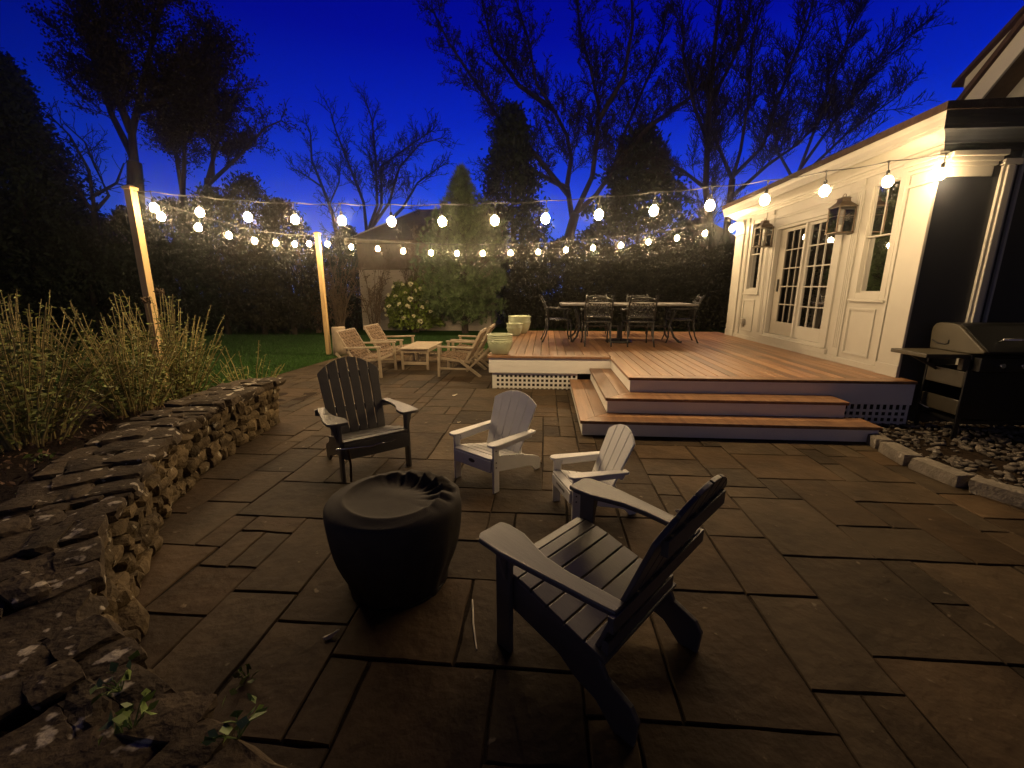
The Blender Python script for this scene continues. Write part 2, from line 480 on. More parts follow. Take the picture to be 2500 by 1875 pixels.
def bed_h(x, y):
    d = np.hypot(WP[:, 0]-x, WP[:, 1]-y); k = int(np.argmin(d)); dd = float(d[k])
    f = max(0, 1-(dd-.3)/4.4); hh = .34*f*f*(3-2*f)
    e = min(1, max(0, ((float(WS[k]) if k else -(y+.42))+.6)/1.1)); hh *= e*e*(3-2*e)
    return hh

# ------------------------------------------------------------------ dry stone wall
def cube_sphere(k):
    V = {}; F = []; vl = []
    def vid(p):
        key = tuple(round(c, 5) for c in p)
        if key not in V: V[key] = len(vl); vl.append(p)
        return V[key]
    for ax in range(3):
        for sg in (-1, 1):
            for i in range(k):
                for j in range(k):
                    qd = []
                    for a, b in ((0,0),(1,0),(1,1),(0,1)):
                        u = -1+2*(i+a)/k; v = -1+2*(j+b)/k
                        p = [0, 0, 0]; p[ax] = sg; p[(ax+1) % 3] = u; p[(ax+2) % 3] = v
                        qd.append(vid(tuple(p)))
                    F.append(qd if sg > 0 else qd[::-1])
    return np.array(vl, float), F
CS = {k: cube_sphere(k) for k in (3, 4, 7)}
def rock(mb, c, dims, T, rr, k=4, rnd_=.5, amp=.07):
    """T: 3 axis rows (unit vectors)"""
    V, F = CS[k]
    sph = V/np.linalg.norm(V, axis=1, keepdims=True)
    n = 1.0/np.maximum(np.abs(V).max(1, keepdims=True), 1e-6)
    P = V*n*(1-rnd_) + sph*rnd_*1.18
    f = rr.normal(size=(3, 3))*1.7; ph = rr.rand(3)*6.28
    P = P*(1 + amp*np.sin(V@f.T + ph).sum(1, keepdims=True)*.8)
    P += rr.normal(size=P.shape)*amp*.28
    P = P*np.array(dims)/2
    X = P@np.array(T) + np.array(c)
    mb.add([tuple(p) for p in X], F)
wr = np.random.RandomState(5)
root = empty('stone_wall', (-3.83, -2.0, 0))
tag(root, 'low curved dry stone wall with pale lichen between the patio and the planting bed', 'stone wall')
face = MB(); cap = MB(); core = MB()
UPV = np.array([0, 0, 1.])
def off(p): return np.array([p[0]+3.83, p[1]+2.0, p[2]])
s = -.03
ROWS = 5
def bat(s): return .01+.12*min(1, max(0, s-.8)/2.4)      # the face leans back more toward the near end
zrow = [0, .10, .20, .29, .37, .46]
for r in range(ROWS):
    s = -.06*wr.rand()
    while s < WLEN:
        ln = wr.uniform(.07, .21); sc = s+ln/2
        h = wall_h(sc)-.065
        zs0 = zrow[r]/.46*h; zs1 = zrow[r+1]/.46*h
        p, nr, t = wall_at(min(max(sc, 0), WLEN))
        th = wr.uniform(.15, .22)
        c = np.array([*(p+nr*(.105+bat(sc)*(r+.5)/ROWS+wr.uniform(-.018, .02))), (zs0+zs1)/2 + wr.normal()*.008])
        tl = wr.normal()*.12
        t3 = np.array([*t, tl]); t3 /= np.linalg.norm(t3)
        n3 = np.array([*nr, 0]); u3 = np.cross(t3, n3)*-1
        face.tone = float(np.clip(wr.normal(.5, .25), 0, 1))
        rock(face, off(c), (ln*1.02, th, (zs1-zs0)*wr.uniform(.95, 1.35)), (t3, n3, u3), wr, 4, .52, .10)
        s += ln
# end face of the wall and a back row
for r in range(5):
    h = wall_h(0)-.085; z0 = zrow[r]/.46*h; z1 = zrow[r+1]/.46*h
    for k in range(2):
        p, nr, t = wall_at(0)
        c = np.array([*(p + nr*(.16+.2*k+wr.uniform(-.02, .02)) + t*.05), (z0+z1)/2])
        face.tone = float(np.clip(wr.normal(.5, .25), 0, 1))
        rock(face, off(c), (.17, .22, (z1-z0)*1.1), (np.array([*t, 0]), np.array([*nr, 0]), UPV), wr, 4, .42, .08)
s = 0
while s < WLEN:
    p, nr, t = wall_at(s+.15)
    core.tone = .2
    rock(core, off(np.array([*(p+nr*(.29+bat(s)*.6)), wall_h(s)/2-.045])), (.42, .34, wall_h(s)-.13), (np.array([*t, 0]), np.array([*nr, 0]), UPV), wr, 3, .2, .05)
    p2 = p + nr*.40
    for z in (.12, .3):
        core.tone = float(wr.rand())
        rock(core, off(np.array([*p2, z*wall_h(s)/.5])), (.36, .14, .2), (np.array([*t, 0]), np.array([*nr, 0]), UPV), wr, 3, .4, .09)
    s += .3
# flat coping stones, a rough mix of broad slabs and small flat pieces
def cope(s0, ln, o, wd, dz=0.):
    sc = s0+ln/2; p, nr, t = wall_at(min(max(sc, 0), WLEN))
    ang = wr.normal()*.20; ca, sa = math.cos(ang), math.sin(ang)
    t2 = t*ca + nr*sa; n2 = nr*ca - t*sa
    c = np.array([*(p+nr*(o+bat(sc)*.8)), wall_h(sc)-.045+wr.normal()*.004+dz*.6])
    t3 = np.array([*t2, wr.normal()*.022]); t3 /= np.linalg.norm(t3); n3 = np.array([*n2, wr.normal()*.025]); n3 /= np.linalg.norm(n3); u3 = np.cross(t3, n3)
    if u3[2] < 0: u3 = -u3
    cap.tone = float(np.clip(wr.normal(.5, .28), 0, 1))
    rock(cap, off(c), (ln*1.10, wd*1.08, wr.uniform(.065, .105)), (t3, n3, u3), wr, 7, .36, .075)
s = -.08
while s < WLEN+.1:
    L = wr.uniform(.10, .26)
    if wr.rand() < .12: cope(s, L, .27, .46, -.008)
    else:
        q = -.01 + wr.uniform(-.02, .03)
        while q < .47:
            wd = wr.uniform(.08, .22)
            if q+wd > .44: wd = max(.08, .52-q)
            cope(s+wr.uniform(-.03, .03), L*wr.uniform(.95, 1.15), q+wd/2, wd*1.06, wr.normal()*.006)
            q += wd
    s += L
face.build('facing', M['wallstone'], root)
cap.build('coping', M['capstone'], root)
core.build('rubble_core', M['wallstone'], root)

# ------------------------------------------------------------------ gravel bed and kerb by the house
gb = MB()
gb.add([(2.36,-.46,-.005),(2.22,-1.2,-.005),(2.26,-1.65,-.005),(2.6,-2.2,-.005),(3.4,-2.9,-.005),(7,-4,-.005),(7,.3,-.005),(2.36,.3,-.005)], [tuple(range(8))])
tag(gb.build('gravel_bed_ground', M['soil']), kind='structure')
gv = MB(); gr = np.random.RandomState(3)
def in_gravel(x, y):
    ed = np.interp(-y, [.46, 1.2, 1.65, 2.2, 2.9, 4], [2.44, 2.36, 2.42, 2.76, 3.5, 7])
    return x > ed and y < .2 and x < 6 and y > -3.6
cnt = 0
while cnt < 2300:
    x = gr.uniform(2.3, 5.2); y = gr.uniform(-3.2, .2)
    if not in_gravel(x, y): continue
    if math.hypot(x-3.02, y+.83) < .17 and gr.rand() < .9: continue
    d = gr.uniform(.018, .05)
    a = gr.rand()*6.28; T = (np.array([math.cos(a), math.sin(a), gr.normal()*.25]), np.array([-math.sin(a), math.cos(a), gr.normal()*.25]), UPV)
    gv.tone = float(np.clip(gr.normal(.5, .3), 0, 1))
    rock(gv, (x, y, d*.28), (d*gr.uniform(1, 1.7), d, d*.62), T, gr, 3, .75, .06)
    cnt += 1
tag(gv.build('gravel', M['gravel'], smooth=True), kind='stuff')
kp = [(2.40,-.42),(2.31,-.80),(2.26,-1.2),(2.33,-1.62),(2.62,-2.08),(3.1,-2.5),(3.6,-2.85)]
for i in range(len(kp)-1):
    a = np.array(kp[i]); b = np.array(kp[i+1]); t = (b-a)/np.linalg.norm(b-a); nr = np.array([-t[1], t[0]])
    ln = np.linalg.norm(b-a)-.035
    k = MB(); rock(k, (0, 0, .045), (ln, .15, .12), (np.array([*t, 0]), np.array([*nr, 0]), UPV), gr, 7, .22, .025)
    o = k.build('kerb_stone', M['kerb']); o.location = (*( (a+b)/2 + nr*.02), 0)
    tag(o, ['rough granite kerb stone touching the right end of the lowest deck step', 'second granite kerb stone from the deck step, edging the gravel',
            'third granite kerb stone from the deck step, where the gravel edge bends', 'fourth granite kerb stone from the deck step, cut by the frame edge',
            'granite kerb stone beyond the frame edge, fifth from the deck step', 'granite kerb stone farthest from the deck step along the gravel'][i], 'kerb stone', 'kerb stones edging the gravel')

# grass blades on the part of the lawn that is lit
gx = []; 
A = npr.rand(150000, 2)
x = -12.5 + 15.5*A[:, 0]; y = .6 + 9.0*A[:, 1]
inp = (-x + .06*y < 6.13 + .05*np.sin(y*9)) & (y < 5.72 + .04*np.sin(x*8))
inp |= (x > -1.98) & (y < 5.75) & (y > 1)
inp |= (x > 3.0)
bedz = np.hypot(x+5.6, y+.2) < 1.6
keep = ~inp & ~bedz & (y < 9.3 - .0*x)
x = x[keep]; y = y[keep]; n = len(x)
hgt = .028 + .035*npr.rand(n); a = npr.rand(n)*6.28; ln = npr.normal(size=(n, 2))*.016; w = .0045
V = np.zeros((n, 3, 3)); V[:, 0] = np.stack([x-np.cos(a)*w, y-np.sin(a)*w, np.full(n, -.032)], 1)
V[:, 1] = np.stack([x+np.cos(a)*w, y+np.sin(a)*w, np.full(n, -.032)], 1); V[:, 2] = np.stack([x+ln[:, 0], y+ln[:, 1], hgt-.03], 1)
tag(npmesh('grass', V.reshape(-1, 3), np.arange(3*n).reshape(n, 3), M['grass'], tone=npr.rand(n)), kind='stuff')

# ------------------------------------------------------------------ wooden deck
RS = .178; DZ = 3*RS
DL, DN, DB, DR = -1.89, 1.517, 5.62, 3.16
deck = empty('wooden_deck', (0, 0, 0))
tag(deck, 'reddish hardwood deck with white fascia and two wraparound corner steps', 'deck')
dk = MB(); dr = random.Random(4)
def boards(mb, x0, x1, yf, y1, z, bw=.133, gap=.009, th=.03, ovr=None):
    n = round((x1-x0)/bw); w = (x1-x0)/n
    for i in range(n):
        a = x0+i*w+gap/2; b = x0+(i+1)*w-gap/2
        ya = yf
        # random butt joints
        cuts = [ya]; yy = ya + dr.uniform(1.2, 3.8)
        while yy < y1-.6: cuts.append(yy); yy += dr.uniform(2.2, 4)
        cuts.append(y1)
        for p, q in zip(cuts[:-1], cuts[1:]):
            mb.tone = min(1, max(0, dr.gauss(.5, .24)))
            zj = dr.gauss(0, .0006)
            mb.box(a, b, p+.001, q-.001, z-th+zj, z+zj)
boards(dk, DL+.14, 0.0, DN+.14, DB, DZ)
boards(dk, 0.0, .14, DN+.0, DB, DZ)
boards(dk, .14, DR, .14, DB, DZ)
def edge_board(mb, poly, z, th=.034):
    mb.tone = min(1, max(0, dr.gauss(.45, .15)))
    mb.prism(poly, lambda u, v, w: (u, v, z-th+w), th)
g_ = .003; o_ = .022
edge_board(dk, [(DL-o_, DN-o_), (DL+.137, DN+.137), (DL+.137, DB), (DL-o_, DB)], DZ+.001)
edge_board(dk, [(DL-o_+g_, DN-o_), (-o_, DN-o_), (-o_, DN+.137), (DL+.137+g_, DN+.137)], DZ+.0012)
edge_board(dk, [(-o_, -o_+g_), (.137, .137+g_), (.137, DN-g_), (-o_, DN-o_-g_)], DZ+.0012)
edge_board(dk, [(-o_+g_, -o_), (DR, -o_), (DR, .137), (.137+g_, .137)], DZ+.001)
dk.build('decking', M['deck'], deck, bevel=.004)
fs = MB()
FH = .235
fs.box(DL, 0, DN, DN+.02, DZ-.034-FH, DZ-.035)                      # low front on the left
fs.box(DL, DL+.02, DN+.021, DB, DZ-.034-FH, DZ-.035)
fs.box(0, .02, .021, DN-.001, RS*2+.002, DZ-.035)
fs.box(0, DR, 0, .02, RS*2-.10, DZ-.035)
fs.build('fascia', M['white'], deck, bevel=.002)
def lattice(name, x0, x1, y, z0, z1):
    l = MB(); p = .0705; sw = .030
    n = int((x1-x0)/p)
    for i in range(n+1):
        x = x0+i*p; l.box(x, x+sw, y, y+.006, z0, z1)
    k = int((z1-z0)/p)
    for j in range(k+1):
        z = z0+.012+j*p
        if z+sw < z1: l.box(x0, x0+n*p+sw, y+.0061, y+.0125, z, z+sw)
    l.box(x0-.04, x0-.001, y-.004, y+.014, z0, z1)
    return l.build(name, M['white'], deck)
lattice('lattice', DL+.09, -.52, DN+.03, .005, DZ-.034-FH-.002)
lattice('lattice', 2.36, 3.16, .03, .005, RS*2-.102)
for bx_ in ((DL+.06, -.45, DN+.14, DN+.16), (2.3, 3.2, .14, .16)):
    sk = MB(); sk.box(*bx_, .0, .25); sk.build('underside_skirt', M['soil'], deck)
def step(k, z, xr):
    """wraparound tread k treads out from the deck edge"""
    t = .30
    xo = -k*t; yo = -k*t; xi = -(k-1)*t; yi = -(k-1)*t
    tr = MB(); w = t/2; th = .034; G = .003
    for b in range(2):
        a0 = xo - o_ if b == 0 else xo + w + G/2
        a1 = xo + w - G/2 if b == 0 else xi - .002
        c0 = a0; c1 = a1
        tr.tone = min(1, max(0, dr.gauss(.5, .22)))
        tr.prism([(a0, c0+G), (a1, c1+G), (a1, DN-.001), (a0, DN-.001)], lambda u, v, q: (u, v, z-th+q), th)
        tr.tone = min(1, max(0, dr.gauss(.5, .22)))
        tr.prism([(a0+G, c0), (xr, c0), (xr, c1), (a1+G, c1)], lambda u, v, q: (u, v, z-th+.0005+q), th)
    o = tr.build('step', M['deck'], deck, bevel=.003)
    rs = MB()
    zb = z-RS+.002 if k < 2 else .012
    rs.box(xo, xo+.02, yo+.021, DN-.002, zb, z-th-.001)
    rs.box(xo, xr-.02, yo, yo+.02, zb, z-th-.001)
    rs.box(xr-.04, xr-.02, yo+.021, yi, zb, z-th-.001)
    rs.build('riser', M['white'], o, bevel=.002)
step(1, 2*RS, 2.27)
step(2, RS, 2.42)

# ------------------------------------------------------------------ house
WX, WY0, WY1 = 3.12, .2, 5.03
house = empty('house', (WX, WY0, 0))
tag(house, 'white panelled porch front with glazed door joined to a dark navy gabled house', 'house')
def hl(mb):   # to house-local coords
    mb.v = [(a-WX, b-WY0, c) for a, b, c in mb.v]; return mb
def hb(mb, name, m, par=house, bevel=0, **k): return hl(mb).build(name, m, par, bevel, **k)
class FB(MB):
    """boxes on the white facade: y0,y1 along it, z0,z1, standing out from o0 to o1"""
    def fb(s, y0, y1, z0, z1, o0, o1): return s.box(WX-o1, WX-o0, y0, y1, z0, z1)
    def ring(s, y0, y1, z0, z1, w, o0, o1):
        s.fb(y0, y0+w, z0, z1, o0, o1); s.fb(y1-w, y1, z0, z1, o0, o1)
        s.fb(y0+w+.0005, y1-w-.0005, z0, z0+w, o0, o1); s.fb(y0+w+.0005, y1-w-.0005, z1-w, z1, o0, o1); return s
FL, FT = DZ+.001, 3.04
lw = (3.87, 4.28, 1.55, 2.88); nw = (.69, 1.11, 1.50, 2.82); dr_ = (1.66, 3.40, .70, 2.62)
w = FB()
w.fb(WY0+.002, nw[0], FL, FT, -.12, 0); w.fb(nw[0], nw[1], FL, nw[2], -.12, 0); w.fb(nw[0], nw[1], nw[3], FT, -.12, 0)
w.fb(nw[1], dr_[0], FL, FT, -.12, 0); w.fb(dr_[0], dr_[1], FL, dr_[2], -.12, 0); w.fb(dr_[0], dr_[1], dr_[3], FT, -.12, 0)
w.fb(dr_[1], lw[0], FL, FT, -.12, 0); w.fb(lw[0], lw[1], FL, lw[2], -.12, 0); w.fb(lw[0], lw[1], lw[3], FT, -.12, 0)
w.fb(lw[1], WY1, FL, FT, -.12, 0)
w.box(WX+.12, 6.5, WY1-.12, WY1, FL, FT)
hb(w, 'front_wall', M['house_paint'])
b = FB(); b.fb(WY0, WY1, FL, FL+.075, .001, .022); b.fb(1.52, 3.52, FL+.0755, FL+.15, .001, .035); hb(b, 'base_board', M['house_paint'], bevel=.003)
# panelled trim
def panel(y0, y1, z0, z1):
    p = FB(); p.ring(y0, y1, z0, z1, .026, .001, .016); p.ring(y0+.027, y1-.027, z0+.027, z1-.027, .012, .001, .008)
    hb(p, 'wall_panel', M['house_paint'], bevel=.004)
panel(.72, 1.20, .68, 1.30); panel(3.88, 4.36, .70, 1.34); panel(1.56, 3.46, 2.76, 2.99)
for y0, y1 in ((1.27, 1.42), (3.50, 3.66), (4.44, 4.56), (.56, .62)):
    p = FB()
    p.fb(y0, y1, FL+.08 if y1 > .7 else FL+.08, 2.94, .001, .020)
    if y1-y0 > .1:
        k = 3
        for q in range(k):
            yy = y0+.022+(y1-y0-.044)*(q+.5)/k; p.fb(yy-.012, yy+.012, FL+.2, 2.80, .0205, .028)
        p.fb(y0-.012, y1+.012, 2.86, 2.94, .0205, .04)
    hb(p, 'trim_strip', M['house_paint'], bevel=.003)
for y0, y1 in ((.195, .52), (4.66, 5.035)):
    p = FB(); p.fb(y0, y1, FL, 2.66, .001, .03)
    p.fb(y0-.008, y1+.008, FL, FL+.14, .0305, .042)
    o = hb(p, 'corner_pilaster', M['house_paint'], bevel=.003)
    c = FB()
    for z0, z1, ot in ((2.661, 2.70, .045), (2.701, 2.80, .032), (2.801, 2.84, .05), (2.841, 2.885, .072), (2.886, 2.94, .095)):
        c.fb(y0-ot+.03, y1+ot-.03, z0, z1, .0, ot)
    hb(c, 'capital', M['house_paint'], o, bevel=.006)
# cornice: stepped crown, run along the front and round the dark side
cn = MB()
prof = [(2.945, -.02), (2.945, .028), (2.965, .034), (2.985, .052), (3.005, .058), (3.006, .085), (3.03, .095), (3.06, .125), (3.085, .165), (3.095, .185), (3.096, .236), (3.13, .238), (3.135, .246), (3.19, .250), (3.215, .262), (3.245, .268), (3.25, .268), (3.25, -.02)]
vs = []
for z, ot in prof: vs += [(WX-ot, WY1+ot, z), (WX-ot, WY0-ot, z), (4.48, WY0-ot, z)]
n = len(prof); fcs = []
for k, nm_, mt_ in ((0, 'cornice', M['house_paint']), (1, 'side_cornice', M['navy'])):
    cn = MB(); cn.add([v_ for i in range(n) for v_ in (vs[3*i+k], vs[3*i+k+1])], [(2*i, 2*i+1, 2*i+3, 2*i+2) for i in range(n-1)]); hb(cn, nm_, mt_)
fz = FB(); fz.fb(.53, 4.65, 2.80, 2.944, .001, .012); hb(fz, 'frieze_band', M['house_paint'], bevel=.003)
rf = MB()
e = .285
rf.add([(WX-e, WY0-e, 3.252), (5.0, WY0-e, 3.252), (5.0, WY1+e, 3.252), (WX-e, WY1+e, 3.252), (WX-e, WY0-e, 3.325), (5.0, WY0-e, 3.36), (5.0, WY1+e, 3.42), (WX-e, WY1+e, 3.325)],
       [(0,3,2,1),(4,5,6,7),(0,1,5,4),(1,2,6,5),(2,3,7,6),(3,0,4,7)])
hb(rf, 'porch_roof', M['roof'])
MX = 4.5; sw = MB(); sw.box(WX+.001, MX, WY0, WY0+.1, 0, 2.944)
hb(sw, 'side_wall', M['navy'])
st = MB()
for x0, x1, z0, z1, ot in ((3.70, 3.73, .5, 2.80, .03), (3.732, 3.80, .5, 2.80, .05), (3.802, 3.83, .5, 2.8, .03), (3.875, 3.90, .5, 2.95, .035), (3.68, 3.85, 2.801, 2.86, .06)):
    st.box(x0, x1, WY0-ot, WY0-.0005, z0, z1)
hb(st, 'side_trim', M['house_paint'], bevel=.004)
sc = MB()
for z0, z1, ot in ((2.70, 2.80, .02), (2.801, 2.84, .04), (2.841, 2.885, .06), (2.886, 2.94, .085)):
    sc.box(WX+.031, 3.60+ot, WY0-ot, WY0-.0005, z0, z1)
hb(sc, 'side_capital', M['house_paint'], bevel=.006)
# main house to the right: its wall faces the patio, a steep roof climbs toward us
MX = 4.5
def yz(x0, th, mb, poly): return mb.prism(poly, lambda u, v, w: (x0+w, u, v), th)
k_ = (4.39-3.79)/(.86-1.51)                       # slope of the rake (z per y)
def zr(y): return 3.79 + k_*(y-1.51)
mh = MB(); yz(MX, 5.5, mh, [(2.2, 0), (2.2, 3.0), (-3.6, zr(-3.6)-.3), (-9.4, 3.0), (-9.4, 0)])
hb(mh, 'gable_wall', M['navy'])
def strip(y0, d0, d1):     # along the slope from y0 up, between depths d0..d1 measured straight down
    return [(y0, zr(y0)-d0), (y0+.0, zr(y0)-d1), (-3.6, zr(-3.6)-d1), (-3.6, zr(-3.6)-d0)]
r1 = MB(); yz(4.2, .03, r1, strip(1.9, .0, .30)); hb(r1, 'rake_board', M['house_paint'], bevel=.004)
r2 = MB(); r2.add([(4.231, 1.9, zr(1.9)-.292), (MX, 1.9, zr(1.9)-.292), (MX, -3.6, zr(-3.6)-.292), (4.231, -3.6, zr(-3.6)-.292),
                   (4.231, 1.9, zr(1.9)-.27), (MX, 1.9, zr(1.9)-.27), (MX, -3.6, zr(-3.6)-.27), (4.231, -3.6, zr(-3.6)-.27)], [(0,3,2,1),(4,5,6,7),(0,1,5,4),(1,2,6,5),(2,3,7,6),(3,0,4,7)])
hb(r2, 'soffit', M['brown'])
r3 = MB(); yz(MX-.03, .029, r3, strip(1.9, .293, .56)); hb(r3, 'frieze_board', M['house_paint'], bevel=.004)
r4 = MB(); yz(4.16, 6, r4, [(2.0, zr(2.0)+.005), (-3.6, zr(-3.6)+.005), (-9.6, 3.0), (-9.6, 3.08), (-3.6, zr(-3.6)+.09), (2.0, zr(2.0)+.09)])
hb(r4, 'main_roof', M['roof'])
# a second, higher roof edge showing past the first
k2 = (4.72-4.58)/(2.29-2.77)
def z2(y): return 4.60 + (-.62)*(y-2.77)
de = MB(); yz(5.2, .03, de, [(2.70, z2(2.70)-.02), (2.70, z2(2.70)-.16), (0, z2(0)-.16), (0, z2(0)-.02)]); yz(5.3, 2.2, de, [(2.62, 3.0), (2.62, z2(2.62)-.2), (0, z2(0)-.2), (0, 3.0)])
o = hb(de, 'dormer', M['house_paint'])
dd = MB(); yz(5.12, 3, dd, [(2.82, z2(2.82)-.02), (2.82, z2(2.82)+.04), (0, z2(0)+.04), (0, z2(0)-.02)]); hb(dd, 'dormer_roof', M['roof'], o)
# windows
def window(y0, y1, z0, z1, mid, casing):
    f = FB(); f.ring(y0-casing, y1+casing, z0-casing, z1+casing, casing, .001, .024); f.fb(y0-casing-.02, y1+casing+.02, z0-casing-.03, z0-casing-.001, .001, .045)
    o = hb(f, 'window', M['house_paint'], bevel=.003)
    s = FB()
    s.ring(y0+.001, y1-.001, mid-.012, z1-.001, .020, -.028, -.002); s.ring(y0+.001, y1-.001, z0+.001, mid+.014, .020, -.055, -.0285)
    s.fb((y0+y1)/2-.006, (y0+y1)/2+.006, mid+.009, z1-.022, -.022, -.008)
    hb(s, 'sash', M['house_paint'], o, bevel=.002)
    p = MB(); 
    p.add([(WX+.014, y0+.02, mid), (WX+.014, y1-.02, mid), (WX+.014, y1-.02, z1-.02), (WX+.014, y0+.02, z1-.02)], [(0,1,2,3)])
    p.add([(WX+.042, y0+.02, z0+.02), (WX+.042, y1-.02, z0+.02), (WX+.042, y1-.02, mid), (WX+.042, y0+.02, mid)], [(0,1,2,3)])
    hb(p, 'pane', M['pane'], o)
    c = MB(); n = 40; vs = []
    for i in range(n+1):
        y = y0-.05+(y1-y0+.1)*i/n; x = WX+.22+.022*math.sin(i*1.35)+.01*math.sin(i*.5)
        vs += [(x, y, z0-.1), (x, y, z1+.05)]
    c.add(vs, [(2*i, 2*i+2, 2*i+3, 2*i+1) for i in range(n)])
    hb(c, 'curtain', M['curtain'], o, smooth=True)
window(*lw, 2.22, .085); window(*nw, 2.20, .085)
# sliding glazed door
d = FB(); d.ring(1.66, 3.40, .70, 2.62, .045, -.11, .012); d.fb(2.455, 2.50, .746, 2.574, -.03, .010); d.fb(1.60, 3.46, .685, .6995, .001, .05)
d.fb(1.56, 1.655, .70, 2.70, .001, .026); d.fb(3.405, 3.50, .70, 2.70, .001, .026); d.fb(1.656, 3.404, 2.622, 2.70, .001, .026)
door = hb(d, 'glazed_door', M['house_paint'], bevel=.003)
def leaf(y0, y1, gy0, gy1, gz0, gz1, xo, m, nm):
    f = FB(); z0, z1 = .748, 2.572
    f.fb(y0, gy0, z0, z1, -xo-.035, -xo); f.fb(gy1, y1, z0, z1, -xo-.035, -xo)
    f.fb(gy0+.0005, gy1-.0005, z0, gz0, -xo-.035, -xo); f.fb(gy0+.0005, gy1-.0005, gz1, z1, -xo-.035, -xo)
    for i in (1, 2):
        y = gy0+(gy1-gy0)*i/3; f.fb(y-.009, y+.009, gz0+.0005, gz1-.0005, -xo-.026, -xo-.006)
    for j in range(1, 5):
        z = gz0+(gz1-gz0)*j/5; f.fb(gy0+.0005, gy1-.0005, z-.009, z+.009, -xo-.027, -xo-.005)
    hb(f, nm, m, door, bevel=.002)
    p = MB(); x = WX+xo+.018
    p.add([(x, gy0, gz0), (x, gy1, gz0), (x, gy1, gz1), (x, gy0, gz1)], [(0,1,2,3)])
    hb(p, 'pane', M['pane'], door)
leaf(1.71, 2.455, 1.79, 2.39, .95, 2.53, .02, M['house_paint'], 'door_leaf')
leaf(2.50, 3.35, 2.58, 3.14, .97, 2.52, .06, M['screen'], 'sliding_leaf')
h = FB(); h.fb(3.20, 3.235, 1.50, 1.72, -.058, -.035); hb(h, 'door_handle', M['iron'], door, bevel=.006)
rm = MB(); rm.box(WX+2.6, WX+2.65, .3, 4.9, .5, 3); rm.box(WX+.13, WX+2.6, .3, 4.9, .5, .53); rm.box(WX+.13, WX+2.6, .3, .34, .53, 3); rm.box(WX+.13, WX+2.6, 4.86, 4.9, .53, 3); rm.box(WX+.13, WX+2.6, .3, 4.9, 3.0, 3.03)
hb(rm, 'room', M['room'])
for y0, y1 in ((1.72, 1.92), (3.0, 3.36)):
    cu = MB(); vs = []; n = 24
    for i in range(n+1):
        y = y0+(y1-y0)*i/n; x = WX+.3+.025*math.sin(i*1.6); vs += [(x, y, .6), (x, y, 2.6)]
    cu.add(vs, [(2*i, 2*i+2, 2*i+3, 2*i+1) for i in range(n)])
    hb(cu, 'door_curtain', M['curtain'], smooth=True)
ob = FB(); ob.fb(4.19, 4.30, .83, .95, .001, .07); ob.fb(4.225, 4.265, .78, .829, .01, .05); hb(ob, 'outlet_box', M['outlet'], bevel=.012)
# wall lanterns
def lantern(y, z0, label):
    o = empty('wall_lantern', (WX-.02, y, z0)); tag(o, label, 'lantern', 'bronze lanterns beside the glazed door')
    w, dp, hh = .108, .102, .33; cx = -.155
    f = MB()
    for sx in (-1, 1):
        for sy in (-1, 1):
            f.box(cx+sx*dp-.008, cx+sx*dp+.008, sy*w-.008, sy*w+.008, .016, hh)
    f.box(cx-dp-.012, cx+dp+.012, -w-.012, w+.012, 0, .016); f.box(cx-dp-.014, cx+dp+.014, -w-.014, w+.014, hh, hh+.014)
    for sx in (-1, 1):
        f.box(cx+sx*dp-.004, cx+sx*dp+.004, -w+.009, w-.009, hh*.66, hh*.66+.007)
    for sy in (-1, 1):
        f.box(cx-dp+.009, cx+dp-.009, sy*w-.004, sy*w+.004, hh*.66, hh*.66+.007)
    f.build('frame', M['copper'], o, bevel=.002)
    r = MB()
    def fr(s_, z): return [(cx-dp*s_, -w*s_, z), (cx+dp*s_, -w*s_, z), (cx+dp*s_, w*s_, z), (cx-dp*s_, w*s_, z)]
    vs = fr(1.1, hh+.0145)+fr(.55, hh+.075)+fr(.50, hh+.115)+fr(.62, hh+.118)+fr(.35, hh+.135)
    r.add(vs, [(3,2,1,0)]+[(4*k+i, 4*k+(i+1) % 4, 4*k+4+(i+1) % 4, 4*k+4+i) for k in range(4) for i in range(4)]+[(16,17,18,19)])
    r.tube([(cx, -.035, hh+.13), (cx, -.03, hh+.165), (cx, 0, hh+.175), (cx, .03, hh+.165), (cx, .035, hh+.13)], .005, 6)
    r.build('roof_cap', M['copper'], o)
    g = MB()
    for sx in (-1, 1): g.add([(cx+sx*dp, -w, .02), (cx+sx*dp, w, .02), (cx+sx*dp, w, hh), (cx+sx*dp, -w, hh)], [(0,1,2,3)])
    for sy in (-1, 1): g.add([(cx-dp, sy*w, .02), (cx+dp, sy*w, .02), (cx+dp, sy*w, hh), (cx-dp, sy*w, hh)], [(0,1,2,3)])
    g.build('glass', M['lampglass'], o)
    c = MB(); c.lathe([(.001, .017), (.016, .017), (.016, .11), (.014, .115), (.001, .116)], 10, (cx, 0, 0)); c.build('candle_tube', M['wax'], o)
    k = MB(); k.box(-.02, .018, -.05, .05, -.01, .34); k.beam((-.02, 0, hh+.05), (cx+.02, 0, hh+.1), .02, .02); k.build('back_plate', M['copper'], o, bevel=.003)
lantern(1.40, 2.28, 'large bronze box lantern between the glazed door and the near window')
lantern(3.50, 2.30, 'smaller looking bronze box lantern between the glazed door and the far window')

